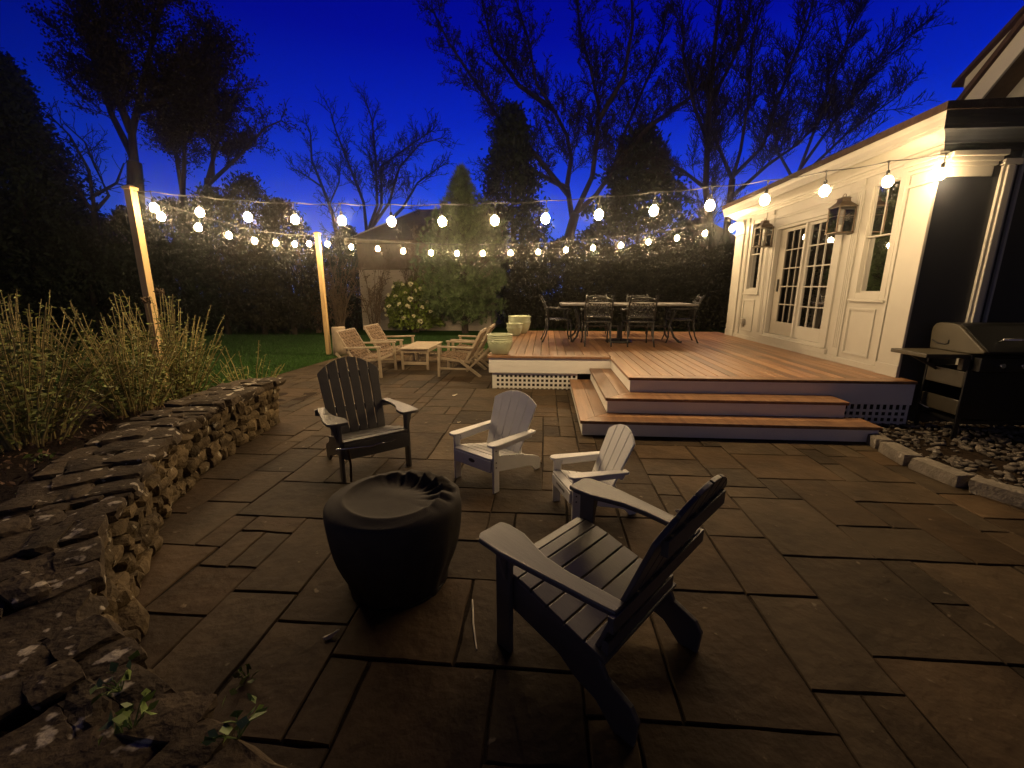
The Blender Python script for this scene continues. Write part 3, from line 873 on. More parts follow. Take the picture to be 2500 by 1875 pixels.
# ------------------------------------------------------------------ posts and string lights
def post(x, y, h, lean, label):
    o = empty('wooden_post', (x, y, 0)); tag(o, label, 'post', 'new lumber posts holding the string lights')
    o.rotation_euler = (0, R(lean), 0)
    m = MB(); m.box(-.047, .047, -.047, .047, -.05, h-.05); m.build('shaft', M['post'], o, bevel=.004)
    c = MB()
    c.box(-.060, .060, -.060, .060, h-.0495, h-.022)
    c.add([(-.066,-.066,h-.0215),(.066,-.066,h-.0215),(.066,.066,h-.0215),(-.066,.066,h-.0215),(-.02,-.02,h+.005),(.02,-.02,h+.005),(.02,.02,h+.005),(-.02,.02,h+.005)],
          [(3,2,1,0),(4,5,6,7),(0,1,5,4),(1,2,6,5),(2,3,7,6),(3,0,4,7)])
    c.build('cap', M['post'], o, bevel=.003)
post(-6.42, .49, 2.86, .6, 'pale lumber post rising out of the tall leafy stalks behind the stone wall')
post(-6.37, 5.04, 2.86, 0, 'pale lumber post on the lawn edge beside the short log bollard')
A1 = [(-6.4,.9,2.56),(-6.39,1.52,2.5),(-6.39,2.16,2.46),(-6.38,2.79,2.44),(-6.38,3.43,2.465),(-6.38,4.08,2.505),(-6.37,4.64,2.565)]
A2 = [(-6.14,5.04,2.6),(-5.57,5.04,2.53),(-4.94,5.04,2.485),(-4.33,5.04,2.43),(-3.68,5.05,2.385),(-3.07,5.05,2.37),(-2.47,5.05,2.365),(-1.83,5.05,2.37),(-1.2,5.05,2.385),(-.58,5.05,2.425),(.03,5.05,2.465),(.64,5.05,2.52),(1.24,5.06,2.58),(1.85,5.06,2.66),(2.44,5.06,2.75),(3.0,5.07,2.84)]
B = [(-6.09,.48,2.6),(-5.45,.45,2.53),(-4.79,.42,2.46),(-4.16,.4,2.42),(-3.54,.37,2.395),(-2.9,.34,2.37),(-2.27,.32,2.36),(-1.63,.29,2.36),(-1.03,.27,2.37),(-.42,.24,2.4),(.19,.22,2.43),(.79,.19,2.47),(1.36,.17,2.515),(1.95,.14,2.59),(2.55,.11,2.665),(3.035,.085,2.72)]
HANG = .185
sp = random.Random(8)
bulb_me = MB(); bulb_me.lathe([(.0005,-.070),(.022,-.066),(.037,-.052),(.0465,-.029),(.047,-.006),(.037,.019),(.022,.034),(.0150,.042)], 16)
bulb_mesh = None; sock_mesh = None
bulb_meshes = {}
def light_string(a, b, pts, label, bm='bulb'):
    global sock_mesh
    o = empty('light_string', a); tag(o, label, 'string lights', 'strings of warm bulbs over the patio')
    P = [a] + [(x, y, z+HANG) for x, y, z in pts] + [b]
    path = []
    for i in range(len(P)-1):
        p, q = Vector(P[i]), Vector(P[i+1]); d = (q-p).length
        for k in range(4):
            t = k/4; m = p.lerp(q, t); m.z -= .018*4*t*(1-t)*min(1, d/.6); path.append(m)
    path.append(Vector(P[-1])); A = Vector(a)
    c = MB(); c.tube([p-A for p in path], .0055, 5); c.build('cable', M['wire'], o)
    for (x, y, z) in pts:
        if sock_mesh is None:
            s = MB(); s.lathe([(.004, .186), (.012, .190), (.014, .176), (.006, .165), (.0045, .10), (.011, .095), (.0175, .085), (.0185, .045), (.016, .036)], 10)
            so = s.build('socket', M['wire'], o, smooth=True); sock_mesh = so.data
        else:
            so = bpy.data.objects.new('socket', sock_mesh); COL.objects.link(so); so.parent = o
        if bm not in bulb_meshes:
            bo = bulb_me.build('bulb', M[bm], so, smooth=True); bulb_meshes[bm] = bo.data
        else:
            bo = bpy.data.objects.new('bulb', bulb_meshes[bm]); COL.objects.link(bo); bo.parent = so
        so.location = Vector((x, y, z)) - A; so.rotation_euler = (R(sp.gauss(0, 3)), R(sp.gauss(0, 3)), sp.uniform(0, 6))
light_string((-6.41,.53,2.80), (-6.37,4.99,2.76), A1, 'sagging string of warm bulbs between the two lumber posts')
light_string((-6.33,5.04,2.78), (3.1,5.08,3.02), A2, 'string of warm bulbs from the farther post to the far corner of the white porch', 'bulb_back')
light_string((-6.37,.49,2.80), (3.13,.08,2.93), B, 'string of bulbs from the post in the stalks to the near porch corner')

# ------------------------------------------------------------------ slatted garden chairs
def adirondack(name, label, group, mt, seatw, depth, armz, seatz, backz, nsl, gap, rake=.27, armw=(.14, .07), wavy=True, legw=.085, fan=1.14, k=1.0, marks=None):
    """front is +y ; front legs at y=.30*k"""
    o = empty(name); tag(o, label, 'chair', group)
    hw = seatw/2; yf = .30*k; th = .024*max(.8, k)
    for sx in (-1, 1):
        l = MB(); x = sx*(hw+th*.6)
        l.box(min(x-th/2, x+th/2), max(x-th/2, x+th/2), yf-legw/2, yf+legw/2, 0, armz-th-.0005)
        l.build('front_leg', mt, o, bevel=.004)
        # rail running from the front leg down to the rear foot
        r = MB(); xr = sx*(hw-th*.6)
        yb = yf-depth
        poly = [(yf+legw*.4, seatz-.012), (yf-.10*k, seatz-.012-.012*k), (yf-.30*k, seatz-.075*k), (yf-.46*k, seatz-.105*k), (yb+.12*k, seatz*.52), (yb+.02, seatz*.40), (yb-.01, seatz*.28), (yb, .0),
                (yb+.085*k, 0), (yb+.16*k, seatz*.20), (yb+.25*k, seatz*.27), (yf-.28*k, seatz*.42), (yf+legw*.4, seatz-.155*k)]
        r.prism(poly, lambda u, v, w: (xr-th/2+w, u, v), th); r.build('side_rail', mt, o, bevel=.004)
        a = MB()
        wf, wr = armw
        xin = sx*(hw-.012); ya = yf+legw/2+.045*k; yr = yf-(.555 if wavy else depth*.80)
        L_ = ya-yr
        if wavy:
            pts = [(0, 0), (.0, .06), (.035, .015), (.12, .0)]
            ctr = []
            outer = [(ya-.008, wf-.03), (ya-.035, wf), (ya-.16*k, wf+.004), (ya-.30*k, wf-.012), (ya-.45*k, wf-.030), (yr+.06, wf-.045), (yr, wf-.055)]
            inner = [(yr, wf-.055-wr+.005), (yr+.10, wf-.045-wr), (ya-.42*k, wf-.035-wr), (ya-.30*k, .028), (ya-.22*k, .004), (ya-.14*k, -.022), (ya-.05, -.024), (ya-.006, -.012)]
        else:
            outer = [(ya, wf-.025), (ya-.018, wf-.006), (ya-.05, wf), (yr+.03, wf*.9), (yr, wf*.84)]
            inner = [(yr, wf*.84-wr), (yr+.03, wf*.9-wr), (ya-.06, -.008), (ya-.018, -.004), (ya, .016)]
        poly = [(sx*(hw-.03+v), u) for u, v in outer+inner]
        zz = lambda u, v, w: (u, v, armz-th+w - .018*max(0, (yf-v)/.6))
        a.prism(poly, zz, th); ao = a.build('arm', mt, o, bevel=.006)
        br = MB()
        br.prism([(hw+th*1.15, armz-th-.001), (hw+wf*.55, armz-th-.001), (hw+wf*.52, armz-.05*k), (hw+th*1.3, armz-.20*k)] if wavy else
                 [(hw+th*1.15, armz-th-.001), (hw+wf*.5, armz-th-.001), (hw+th*1.2, armz-.07)], lambda u, v, w: (sx*u, yf-.03*k+w, v), th*.9)
        if wavy: br.build('arm_bracket', mt, o, bevel=.003)
        else:
            br = MB(); br.box(*sorted((sx*(hw-.008), sx*(hw+.010))), yr+.02, yf-legw/2-.001, armz-th-.055*k/.75, armz-th-.004)
            br.build('arm_rail', mt, o, bevel=.003)
            sc = MB()
            for zc in (armz-.06, seatz-.035, seatz-.075):
                xx = sx*(hw+th*1.1)
                sc.tube([(xx-sx*.002, yf+.004, zc), (xx+sx*.0025, yf+.004, zc)], .0055, 8)
            sc.build('screw', M['mark'], o)
    # seat slats follow the curve of the rails
    st = MB(); cr = random.Random(3)
    ns = 7 if k > .9 else 5
    prof = [(yf+legw/2+.012, seatz-.003), (yf-.02*k, seatz+.006), (yf-.12*k, seatz-.010), (yf-.24*k, seatz-.040*k/.9), (yf-.36*k, seatz-.075*k), (yf-.50*k, seatz-.108*k)]
    tt = np.linspace(0, 1, len(prof)); py = np.array([p[0] for p in prof]); pz = np.array([p[1] for p in prof])
    for i in range(ns):
        a, b = (i+.045)/ns, (i+.955)/ns
        A = (np.interp(a, tt, py), np.interp(a, tt, pz)); Bq = (np.interp(b, tt, py), np.interp(b, tt, pz))
        st.tone = cr.random(); st.beam((0, A[0], A[1]-.008), (0, Bq[0], Bq[1]-.008), 2*hw-.004 if 0 < i else 2*hw-.004, .02)
    st.build('seat', mt, o, bevel=.003)
    ap = MB(); ap.box(-hw+.002, hw-.002, yf+legw/2-.004, yf+legw/2+.014, seatz-.155*k, seatz-.02); apo = ap.build('apron', mt, o, bevel=.003)
    # fanned back
    yb0 = yf-.43*k; zb0 = seatz-.10*k; 
    H = backz-zb0; tilt = math.atan(rake/H*.93) if False else math.atan2(rake, H)
    LB = H/math.cos(tilt)
    bk = MB(); wb = seatw*(.92 if wavy else .90); wt = wb*fan
    thb = .018*max(.85, k)
    for i in range(nsl):
        u0b = -wb/2 + wb*i/nsl + gap/2; u1b = -wb/2 + wb*(i+1)/nsl - gap/2
        u0t = -wt/2 + wt*i/nsl + gap*.75; u1t = -wt/2 + wt*(i+1)/nsl - gap*.75
        def arch(u): q = u/(wt/2); return LB - (.15 if k > .9 else .14)*LB/.7*q*q*.9
        bk.tone = cr.random()
        top = [(u0t+(u1t-u0t)*s/3) for s in range(4)]
        # scale slat sides to arch height
        poly = [(u0b, 0), (u1b, 0)] + [(u, arch(u)) for u in reversed(top)]
        bk.prism(poly, lambda u, v, w: (u, yb0 - v*math.sin(tilt) - (thb-w)*math.cos(tilt) , zb0 + v*math.cos(tilt) - (thb-w)*math.sin(tilt)), thb)
    bk.build('backrest', mt, o, bevel=.003)
    for nm, v, ex in (('back_rail', (armz-th-.03-zb0)/math.cos(tilt), 0.10 if wavy else .02), ('back_rail', LB*.76, -.02), ):
        rl = MB(); y = yb0 - v*math.sin(tilt) - thb - .012; z = zb0 + v*math.cos(tilt)
        rl.box(-wb/2-ex, wb/2+ex, y-.014, y+.010, z-.03, z+.028); rl.build(nm, mt, o, bevel=.003)
    rl = MB(); rl.box(-hw+th+.001, hw-th-.001, yb0-.06*k, yb0-.03*k, zb0-.02, zb0+.05); rl.build('back_rail', mt, o, bevel=.003)
    if marks: marks(apo, yf+legw/2+.0145, seatz-.08*k)
    return o
def place(o, x, y, deg): o.location = (x, y, 0); o.rotation_euler = (0, 0, R(deg)); return o
AD = dict(mt=M['hdpe_black'], seatw=.54, depth=.64, armz=.525, seatz=.355, backz=.93, nsl=6, gap=.0075, rake=.27)
c1 = adirondack('slatted_garden_chair', 'black slatted garden chair facing us with a steel roasting fork across its front', 'black slatted garden chairs', **AD)
place(c1, -2.635, -1.455, 220.5)
c2 = adirondack('slatted_garden_chair', 'black slatted garden chair turned away from us, to the right of the covered fire pit', 'black slatted garden chairs', **dict(AD, armz=.56, seatw=.575, seatz=.375, rake=.25, depth=.62))
place(c2, -.745, -3.375, 49.5)
def badge(o, y, z):
    b = MB(); b.prism([(.034*math.cos(t*math.pi/8), .016*math.sin(t*math.pi/8)) for t in range(16)], lambda u, v, w: (u, y+w-.0003, z+v), .0015)
    b.build('badge', M['mark'], o)
k1 = adirondack('child_garden_chair', 'white child sized slatted chair, the wider one in the middle of the patio', 'white child sized garden chairs', M['hdpe_white'], .41, .60, .405, .285, .69, 5, .0035, rake=.21, armw=(.085, .062), wavy=False, legw=.062, fan=1.28, k=.74, marks=badge)
place(k1, -1.425, -1.655, 144.5)
def scrib(o, y, z):
    b = MB(); rr_ = random.Random(2)
    for i in range(9):
        x = -.07+i*.0165; h = rr_.uniform(.006, .012)
        b.box(x, x+.009, y-.0003, y+.001, z-h, z+h*.6)
    b.build('worn_print', M['mark'], o)
k2 = adirondack('child_garden_chair', 'smaller white child sized chair just behind the arm of the front black chair', 'white child sized garden chairs', M['hdpe_white'], .325, .47, .36, .25, .61, 4, .0035, rake=.18, armw=(.078, .055), wavy=False, legw=.058, fan=1.22, k=.60, marks=scrib)
place(k2, -.68, -2.16, 110)

# steel roasting fork resting across the front of the first black chair
fk = empty('roasting_fork', (0, 0, 0)); tag(fk, 'thin steel telescopic roasting fork across the front of a black chair', 'fork')
fk.location = c1.location; fk.rotation_euler = c1.rotation_euler
m = MB(); m.tube([(.335, .372, .315), (.20, .383, .30), (.06, .383, .283), (-.02, .380, .295), (-.06, .382, .288)], [.008, .008, .0075, .006, .006], 8); m.build('shaft', M['chrome'], fk, smooth=True)
m = MB(); m.tube([(-.055, .382, .288), (-.15, .384, .305)], .004, 6); m.build('handle', M['chrome'], fk)
m = MB(); m.tube([(.245, .375, .31), (.232, .368, .15), (.238, .362, .01)], .010, 8); m.build('leg_rod', M['copper'], fk)

# ------------------------------------------------------------------ covered fire pit
fp = empty('fire_pit', (-1.79, -3.0, 0)); tag(fp, 'round fire pit under a black fabric cover with a sunken wrinkled top', 'fire pit')
def wr_(i, t, r, z):
    # fabric folds, strongest on the far right, pulled in toward the base
    k = max(0, math.cos(t-R(48)))**1.3
    f1 = math.sin(17*t+.6)+.5*math.sin(31*t+2)
    if i >= 14:   # top surface
        q = (r/.33)
        e_ = max(0, min(1, (q-.42)/.28)); e_ = e_*e_*(3-2*e_)
        zz = z + .017*k*f1*e_*(1 if q < .9 else .5) - .030*max(0, math.cos(t-R(75)))**2*math.exp(-((q-.55)/.22)**2) + .004*math.sin(3*t+r*9)*q
        return r, zz
    low = max(0, 1-z/.5)
    return r*(1+.018*low*math.sin(11*t+1)+.012*low*math.sin(19*t+4)+.014*k*math.sin(15*t+.6)+.02*math.sin(2*t+1)), z
prof = [(.252, .0), (.258, .05), (.272, .10), (.292, .15), (.309, .20), (.322, .25), (.330, .30), (.336, .35), (.340, .40), (.342, .44), (.341, .462), (.337, .478), (.330, .487), (.320, .493), (.308, .497),
        (.295, .501), (.280, .506), (.266, .511), (.256, .515), (.249, .515), (.243, .510), (.234, .504), (.22, .499), (.20, .495), (.17, .491), (.13, .488), (.09, .486), (.04, .485), (.0006, .485)]
prof = [(r_*1.0, z_) for r_, z_ in prof]
m = MB(); m.lathe(prof, 112, fn=wr_); m.build('fabric_cover', M['cover'], fp, smooth=True)
m = MB(); m.lathe([(.246, .003), (.256, .004), (.256, .016), (.248, .018)], 48); m.build('hem_cord', M['wire'], fp)

# ------------------------------------------------------------------ lounge set
def lounge_chair(label):
    """front +y, woven cord"""
    o = empty('lounge_chair'); tag(o, label, 'armchair', 'woven lounge chairs around the low table')
    T = M['teak']; hw = .385
    for sx in (-1, 1):
        m = MB(); m.beam((sx*hw, .36, 0), (sx*hw, .345, .53), .042, .046, (0, 1, 0)); m.build('front_leg', T, o, bevel=.006)
        m = MB(); m.beam((sx*(hw-.02), -.02, .30), (sx*(hw-.03), -.40, .0), .032, .05); m.build('rear_leg', T, o, bevel=.005)
        m = MB(); m.beam((sx*hw, .39, .55), (sx*hw, -.28, .528), .058, .034); m.build('arm', T, o, bevel=.008)
        m = MB(); m.beam((sx*(hw-.035), -.14, .10), (sx*(hw-.04), -.46, .43), .026, .036); m.build('back_strut', T, o, bevel=.004)
        m = MB(); m.beam((sx*hw, .34, .155), (sx*(hw-.01), -.20, .145), .03, .034); m.build('side_stretcher', T, o, bevel=.004)
    m = MB(); m.beam((-hw+.022, .335, .335), (hw-.022, .335, .335), .03, .05); m.beam((-hw+.03, -.15, .27), (hw-.03, -.15, .27), .03, .04)
    for sx in (-1, 1): m.beam((sx*(hw-.05), .335, .335), (sx*(hw-.05), -.2, .26), .03, .04)
    m.build('seat_frame', T, o, bevel=.004)
    def weave(p00, du, dv, nu, nv, nrm, name):
        p00, du, dv, nrm = Vector(p00), Vector(du), Vector(dv), Vector(nrm)
        w = MB()
        for i in range(nu):
            w.tone = rnd.random()
            pts = []
            for j in range(nv*2+1):
                v = j/(nv*2); s = (1 if (j//2+i) % 2 else -1)*.010
                pts.append(p00 + du*((i+.5)/nu) + dv*v + nrm*s)
            w.tube(pts, .5*du.length/nu*.80, 5)
        for j in range(nv):
            w.tone = rnd.random()
            pts = []
            for i in range(nu*2+1):
                u = i/(nu*2); s = (1 if (i//2+j) % 2 == 0 else -1)*.012
                pts.append(p00 + dv*((j+.5)/nv) + du*u + nrm*s)
            w.tube(pts, .5*dv.length/nv*.62, 5)
        return w.build(name, M['cord'], o)
    weave((-.33, .345, .365), (.66, 0, 0), (0, -.50, -.075), 12, 9, (0, .14, .99), 'seat')
    weave((-.33, -.135, .30), (.66, 0, 0), (0, -.27, .50), 12, 9, (0, .88, .47), 'backrest')
    m = MB(); m.beam((-.35, -.41, .805), (.35, -.41, .805), .035, .04)
    for sx in (-1, 1): m.beam((sx*.35, -.12, .27), (sx*.35, -.415, .815), .03, .04)
    m.build('back_frame', T, o, bevel=.005)
    return o
la = lounge_chair('woven lounge chair left of the low table, the one nearer the black garden chairs')
place(la, -4.29, 2.60, -90)
LCS = [('woven lounge chair left of the low table, the one beside the log bollard', -4.26, 3.70, -90), ('woven lounge chair with its back to the deck corner planter', -2.56, 2.78, 90),
       ('woven lounge chair facing left, half hidden behind the one at the deck corner', -2.52, 3.78, 90)]
for lb, x, y, dg in LCS:
    c = copy_tree(la); place(c, x, y, dg); c['label'] = lb
tb = empty('coffee_table', (-3.55, 3.55, 0)); tag(tb, 'low slatted teak table between the woven lounge chairs', 'table')
m = MB()
for i in range(6):
    m.tone = rnd.random(); x0 = -.29+i*.58/6; m.box(x0+.002, x0+.58/6-.002, -.58, .58, .405, .428)
m.build('tabletop', M['teak'], tb, bevel=.003)
for sx in (-1, 1):
    for sy in (-1, 1):
        m = MB(); m.box(sx*.25-.022, sx*.25+.022, sy*.52-.022, sy*.52+.022, 0, .404); m.build('leg', M['teak'], tb, bevel=.004)
m = MB(); 
for sy in (-1, 1): m.box(-.228, .228, sy*.52-.012, sy*.52+.012, .34, .403); m.box(-.228, .228, sy*.52-.012, sy*.52+.012, .10, .16)
for sx in (-1, 1): m.box(sx*.25-.012, sx*.25+.012, -.498, .498, .34, .403)
m.build('apron', M['teak'], tb, bevel=.003)
lg = MB(); lr = random.Random(4)
lg.lathe([(.17, 0), (.165, .2), (.16, .45), (.158, .655), (.145, .672), (.07, .668), (.001, .670)], 28, fn=lambda i, t, r, z: (r*(1+.04*math.sin(3*t+1)+.02*math.sin(7*t+z*3)), z+.006*math.sin(2*t)))
o = lg.build('log_bollard', M['log'], smooth=True); o.location = (-6.0, 4.9, -.01); tag(o, 'short pale upright log beside the farther lumber post', 'log')

# ------------------------------------------------------------------ planters
def planter(x, y, r, h, label):
    o = empty('planter_pot', (x, y, DZ+.002)); tag(o, label, 'planter', 'pale green glazed pots on the deck')
    pr_ = [(.62*r, 0), (.66*r, .01), (.84*r, .25*h), (.95*r, .5*h), (.985*r, .66*h), (.99*r, .70*h), (.965*r, .715*h), (.965*r, .73*h), (.99*r, .745*h), (.985*r, .80*h), (.96*r, .815*h), (.98*r, .83*h), (.985*r, .9*h), (.965*r, .93*h),
           (1.02*r, .955*h), (1.035*r, .98*h), (1.01*r, h), (.94*r, .985*h), (.90*r, .9*h), (.88*r, .8*h)]
    m = MB(); m.lathe(pr_, 44); m.f.pop(); m.t.pop()
    m.build('pot', M['celadon'], o, smooth=True)
    # raised scroll pattern round the shoulder
    s = MB(); n = 16
    for k in range(n):
        t0 = 2*math.pi*k/n; pts = []
        for q in range(9):
            u = q/8; t = t0 + (u-.5)*2*math.pi/n*.72; zz = .60*h + .035*h*math.sin(u*2*math.pi)
            rr_ = np.interp(zz/h, [.25, .5, .66], [.84, .95, .985])*r + .001
            pts.append((rr_*math.cos(t), rr_*math.sin(t), zz))
        s.tube(pts, .004, 4)
    s.build('relief_band', M['celadon'], o, smooth=True)
    e = MB(); e.lathe([(.89*r, .84*h), (.5*r, .86*h), (.001, .85*h)], 30); e.f = [f for f in e.f if len(f) == 4]; e.t = e.t[:len(e.f)]; e.build('soil', M['potsoil'], o)
    return o
planter(-1.735, 1.74, .205, .315, 'pale green glazed pot standing alone on the front corner of the deck')
planter(-1.70, 4.52, .18, .265, 'small pale green glazed pot in front of the biggest pot')
planter(-1.62, 5.02, .265, .40, 'biggest pale green glazed pot, at the back of the deck near the pine')

# ------------------------------------------------------------------ dining set
I = M['iron']
dt_ = empty('dining_table', (.55, 3.80, DZ)); tag(dt_, 'long cast metal dining table with a pale slatted top on the deck', 'table')
m = MB()
TW, TD, TZ = 1.27, .60, .735
for i in range(9):
    y = -TD+.05+i*(2*TD-.1)/9; m.tone = rnd.random(); m.box(-TW+.05, TW-.05, y+.003, y+(2*TD-.1)/9-.003, TZ-.02, TZ)
m.box(-TW, TW, -TD, -TD+.047, TZ-.03, TZ+.003); m.box(-TW, TW, TD-.047, TD, TZ-.03, TZ+.003); m.box(-TW, -TW+.047, -TD+.048, TD-.048, TZ-.03, TZ+.003); m.box(TW-.047, TW, -TD+.048, TD-.048, TZ-.03, TZ+.003)
m.build('tabletop', M['tabletop'], dt_, bevel=.004)
for sx in (-1, 1):
    for sy in (-1, 1):
        m = MB(); m.tube([(sx*.98, sy*.30, TZ-.03), (sx*.92, sy*.26, .52), (sx*.88, sy*.20, .3), (sx*.94, sy*.32, .10), (sx*1.02, sy*.42, .012), (sx*1.06, sy*.45, .02)], [.025, .022, .02, .022, .024, .018], 8); m.build('leg', I, dt_, smooth=True)
m = MB(); m.tube([(-.9, 0, .28), (.9, 0, .28)], .018, 8); m.tube([(-.885, -.2, .28), (-.885, .2, .28)], .016, 8); m.tube([(.885, -.2, .28), (.885, .2, .28)], .016, 8); m.build('stretcher', I, dt_)
ub = empty('umbrella_base', (.43, 3.46, DZ)); tag(ub, 'heavy dark round umbrella base with a short tube under the dining table', 'umbrella base')
m = MB(); m.lathe([(.25, .002), (.255, .02), (.24, .04), (.16, .055), (.07, .07), (.04, .075)], 30); m.build('base', I, ub, smooth=True)
m = MB(); m.lathe([(.04, .07), (.04, .32), (.034, .325), (.034, .1)], 18); m.build('tube', I, ub)
def dining_chair(label):
    """front +y, arms, cast metal"""
    o = empty('dining_chair'); tag(o, label, 'chair', 'cast metal dining chairs around the deck table')
    for sx in (-1, 1):
        m = MB(); m.tube([(sx*.235, .235, .43), (sx*.245, .26, .28), (sx*.235, .25, .12), (sx*.25, .285, .015), (sx*.25, .30, .01)], [.017, .016, .014, .016, .012], 8); m.build('front_leg', I, o, smooth=True)
        m = MB(); m.tube([(sx*.225, -.19, .45), (sx*.225, -.19, .30), (sx*.225, -.23, .14), (sx*.235, -.29, .012), (sx*.235, -.305, .012)], [.017, .016, .014, .016, .012], 8); m.build('rear_leg', I, o, smooth=True)
        m = MB(); m.tube([(sx*.23, -.18, .44), (sx*.235, -.20, .60), (sx*.235, -.26, .76), (sx*.225, -.315, .86), (sx*.215, -.335, .885)], [.016, .015, .015, .017, .014], 8)
        m.lathe([(.001, .87), (.018, .875), (.022, .89), (.016, .905), (.001, .91)], 10, (sx*.215, -.335, 0)); m.build('back_post', I, o, smooth=True)
        m = MB(); m.tube([(sx*.235, -.215, .66), (sx*.27, -.10, .655), (sx*.285, .05, .64), (sx*.285, .17, .655), (sx*.28, .235, .645), (sx*.27, .25, .61), (sx*.265, .225, .60)], [.013, .015, .017, .018, .016, .013, .01], 8)
        m.tube([(sx*.28, .20, .645), (sx*.272, .165, .55), (sx*.24, .20, .44)], .011, 6); m.build('arm', I, o, smooth=True)
    m = MB(); m.box(-.245, .245, -.20, .25, .425, .445); m.build('seat', I, o, bevel=.01)
    s = MB()
    for i in range(9):
        for j in range(8):
            x = -.2+i*.05; y = -.16+j*.05; s.lathe([(.016, .4452), (.012, .4495), (.001, .451)], 6, (x+(j % 2)*.012, y, 0))
    s.build('seat_relief', I, o)
    b = MB(); y_ = lambda z: np.interp(z, [.44, .60, .76, .86], [-.19, -.205, -.265, -.318])
    for z, am in ((.52, 0), (.83, .035)):
        b.tube([(x, float(y_(z)), z + am*math.cos(x/.235*math.pi/2)) for x in np.linspace(-.23, .23, 9)], .014, 7)
    b.tube([(x, float(y_(.78)), .78 - .02*math.cos(x/.235*math.pi/2)) for x in np.linspace(-.23, .23, 9)], .009, 6)
    for i in range(5):
        x0 = -.17+i*.085
        for sg in (-1, 1):
            pts = []
            for q in range(11):
                u = q/10; z = .53+.24*u; pts.append((x0 + sg*.034*math.sin(u*math.pi*2), float(y_(z)), z))
            b.tube(pts, .008, 5)
        for q in (.25, .75):
            z = .53+.24*q; b.lathe([(.001, -.012), (.014, 0), (.001, .012)], 6, (x0, float(y_(z)), z))
    for sg in (-1, 1):
        b.tube([(sg*.03, float(y_(.84)), .84), (sg*.10, float(y_(.80)), .80), (sg*.16, float(y_(.82)), .825), (sg*.13, float(y_(.84)), .85)], .008, 5)
    b.build('backrest', I, o)
    return o
ch = dining_chair('cast metal dining chair with its back to us at the left of the near side')
ch.location = (-.065, 2.97, DZ); ch.rotation_euler = (0, 0, 0)
DCS = [('cast metal dining chair with its back to us at the right of the near side', .685, 2.98, 2), ('cast metal dining chair facing us across the table at the left of the far side', .15, 4.70, 181),
       ('cast metal dining chair facing us across the table at the right of the far side', 1.06, 4.70, 179), ('cast metal dining chair at the table end nearest the planters', -.79, 3.50, -86), ('cast metal dining chair at the table end nearest the glazed door', 1.62, 3.55, 84)]
for lb, x, y, dg in DCS:
    c = copy_tree(ch); c.location = (x, y, DZ); c.rotation_euler = (0, 0, R(dg)); c['label'] = lb

# ------------------------------------------------------------------ gas grill
gl = empty('gas_grill', (3.27, -.18, 0)); tag(gl, 'dark gas grill with side shelf and humped lid on the gravel beside the house', 'grill')
GY0, GY1, GX = -.24, .24, .95
ft = [(0, GY0), (0, GY1), (GX, GY0), (GX, GY1)]
for i, (x, y) in enumerate(ft):
    m = MB(); m.box(x-.0 if x == 0 else x-.05, x+.05 if x == 0 else x, y-.02 if y > 0 else y, y+.02 if y < 0 else y, .0, .84); m.build('leg', M['grillblack'], gl, bevel=.006)
m = MB()
for x in (.004,):
    m.box(x, x+.02, GY0+.022, GY1-.022, .26, .42); m.box(x, x+.02, GY0+.022, GY1-.022, .55, .72)
m.build('side_panel', M['grillbody'], gl, bevel=.01)
m = MB(); m.box(.06, GX-.05, GY0+.03, GY1-.02, .16, .20); m.box(.06, GX-.05, GY0+.02, GY0+.04, .22, .72); m.box(.05, GX-.05, GY1-.02, GY1, .22, .72); m.build('cabinet', M['grillblack'], gl, bevel=.006)
m = MB(); m.box(.0, GX, GY0-.01, GY1, .845, .90); m.box(.02, GX-.02, GY0-.09, GY0-.012, .74, .88); m.build('firebox', M['grillblack'], gl, bevel=.01)
prof = [(.24, .905), (.252, 1.0), (.262, 1.08), (.255, 1.14), (.225, 1.18), (.18, 1.195), (.02, 1.195), (-.05, 1.175), (-.36, .945), (-.35, .925), (-.2, .905)]
def lidpoly(x0, t, mtl, nm, par):
    m = MB(); m.prism(prof, lambda u, v, w: (x0+w, u, v), t); return m.build(nm, mtl, par, bevel=.012)
lid = lidpoly(.04, GX-.08, M['grillblack'], 'lid', gl)
lidpoly(.0, .039, M['grillbody'], 'end_cap', lid); lidpoly(GX-.039, .039, M['grillbody'], 'end_cap', lid)
m = MB(); m.tube([(-.003, .22, 1.0), (-.003, .16, .975), (-.003, .06, .97), (-.003, .03, .985), (-.003, .03, 1.02)], .007, 6); m.build('hinge_slot', M['grillblack'], lid)
m = MB(); m.tube([(.2, -.30, 1.06), (.75, -.30, 1.06)], .013, 10); m.tube([(.22, -.30, 1.06), (.22, -.24, 1.03)], .01, 8); m.tube([(.73, -.30, 1.06), (.73, -.24, 1.03)], .01, 8); m.build('handle', M['chrome'], lid, smooth=True)
m = MB(); m.box(-.42, -.002, GY0, GY1-.02, .862, .905); m.build('side_shelf', M['grillbody'], gl, bevel=.008)
m = MB(); m.box(GX+.002, GX+.40, GY0, GY1-.02, .862, .905); m.build('side_shelf', M['grillbody'], gl, bevel=.008)
m = MB(); m.box(-.06, -.002, GY0-.005, GY0+.05, .74, .86); m.build('tool_hook', M['grillbody'], gl, bevel=.004)
m = MB(); m.beam((-.3, .1, .86), (-.005, .1, .70), .02, .03); m.build('shelf_bracket', M['grillbody'], gl, bevel=.004)
for i in range(4):
    m = MB(); m.tube([(.2+i*.19, GY0-.091, .81), (.2+i*.19, GY0-.125, .81)], .024, 14); m.build('knob', M['chrome'], gl, bevel=.003)
m = MB(); m.tube([(-.004, .17, .30), (-.05, .17, .29), (-.055, .02, .27)], .009, 8); m.build('tool_rail', M['chrome'], gl)

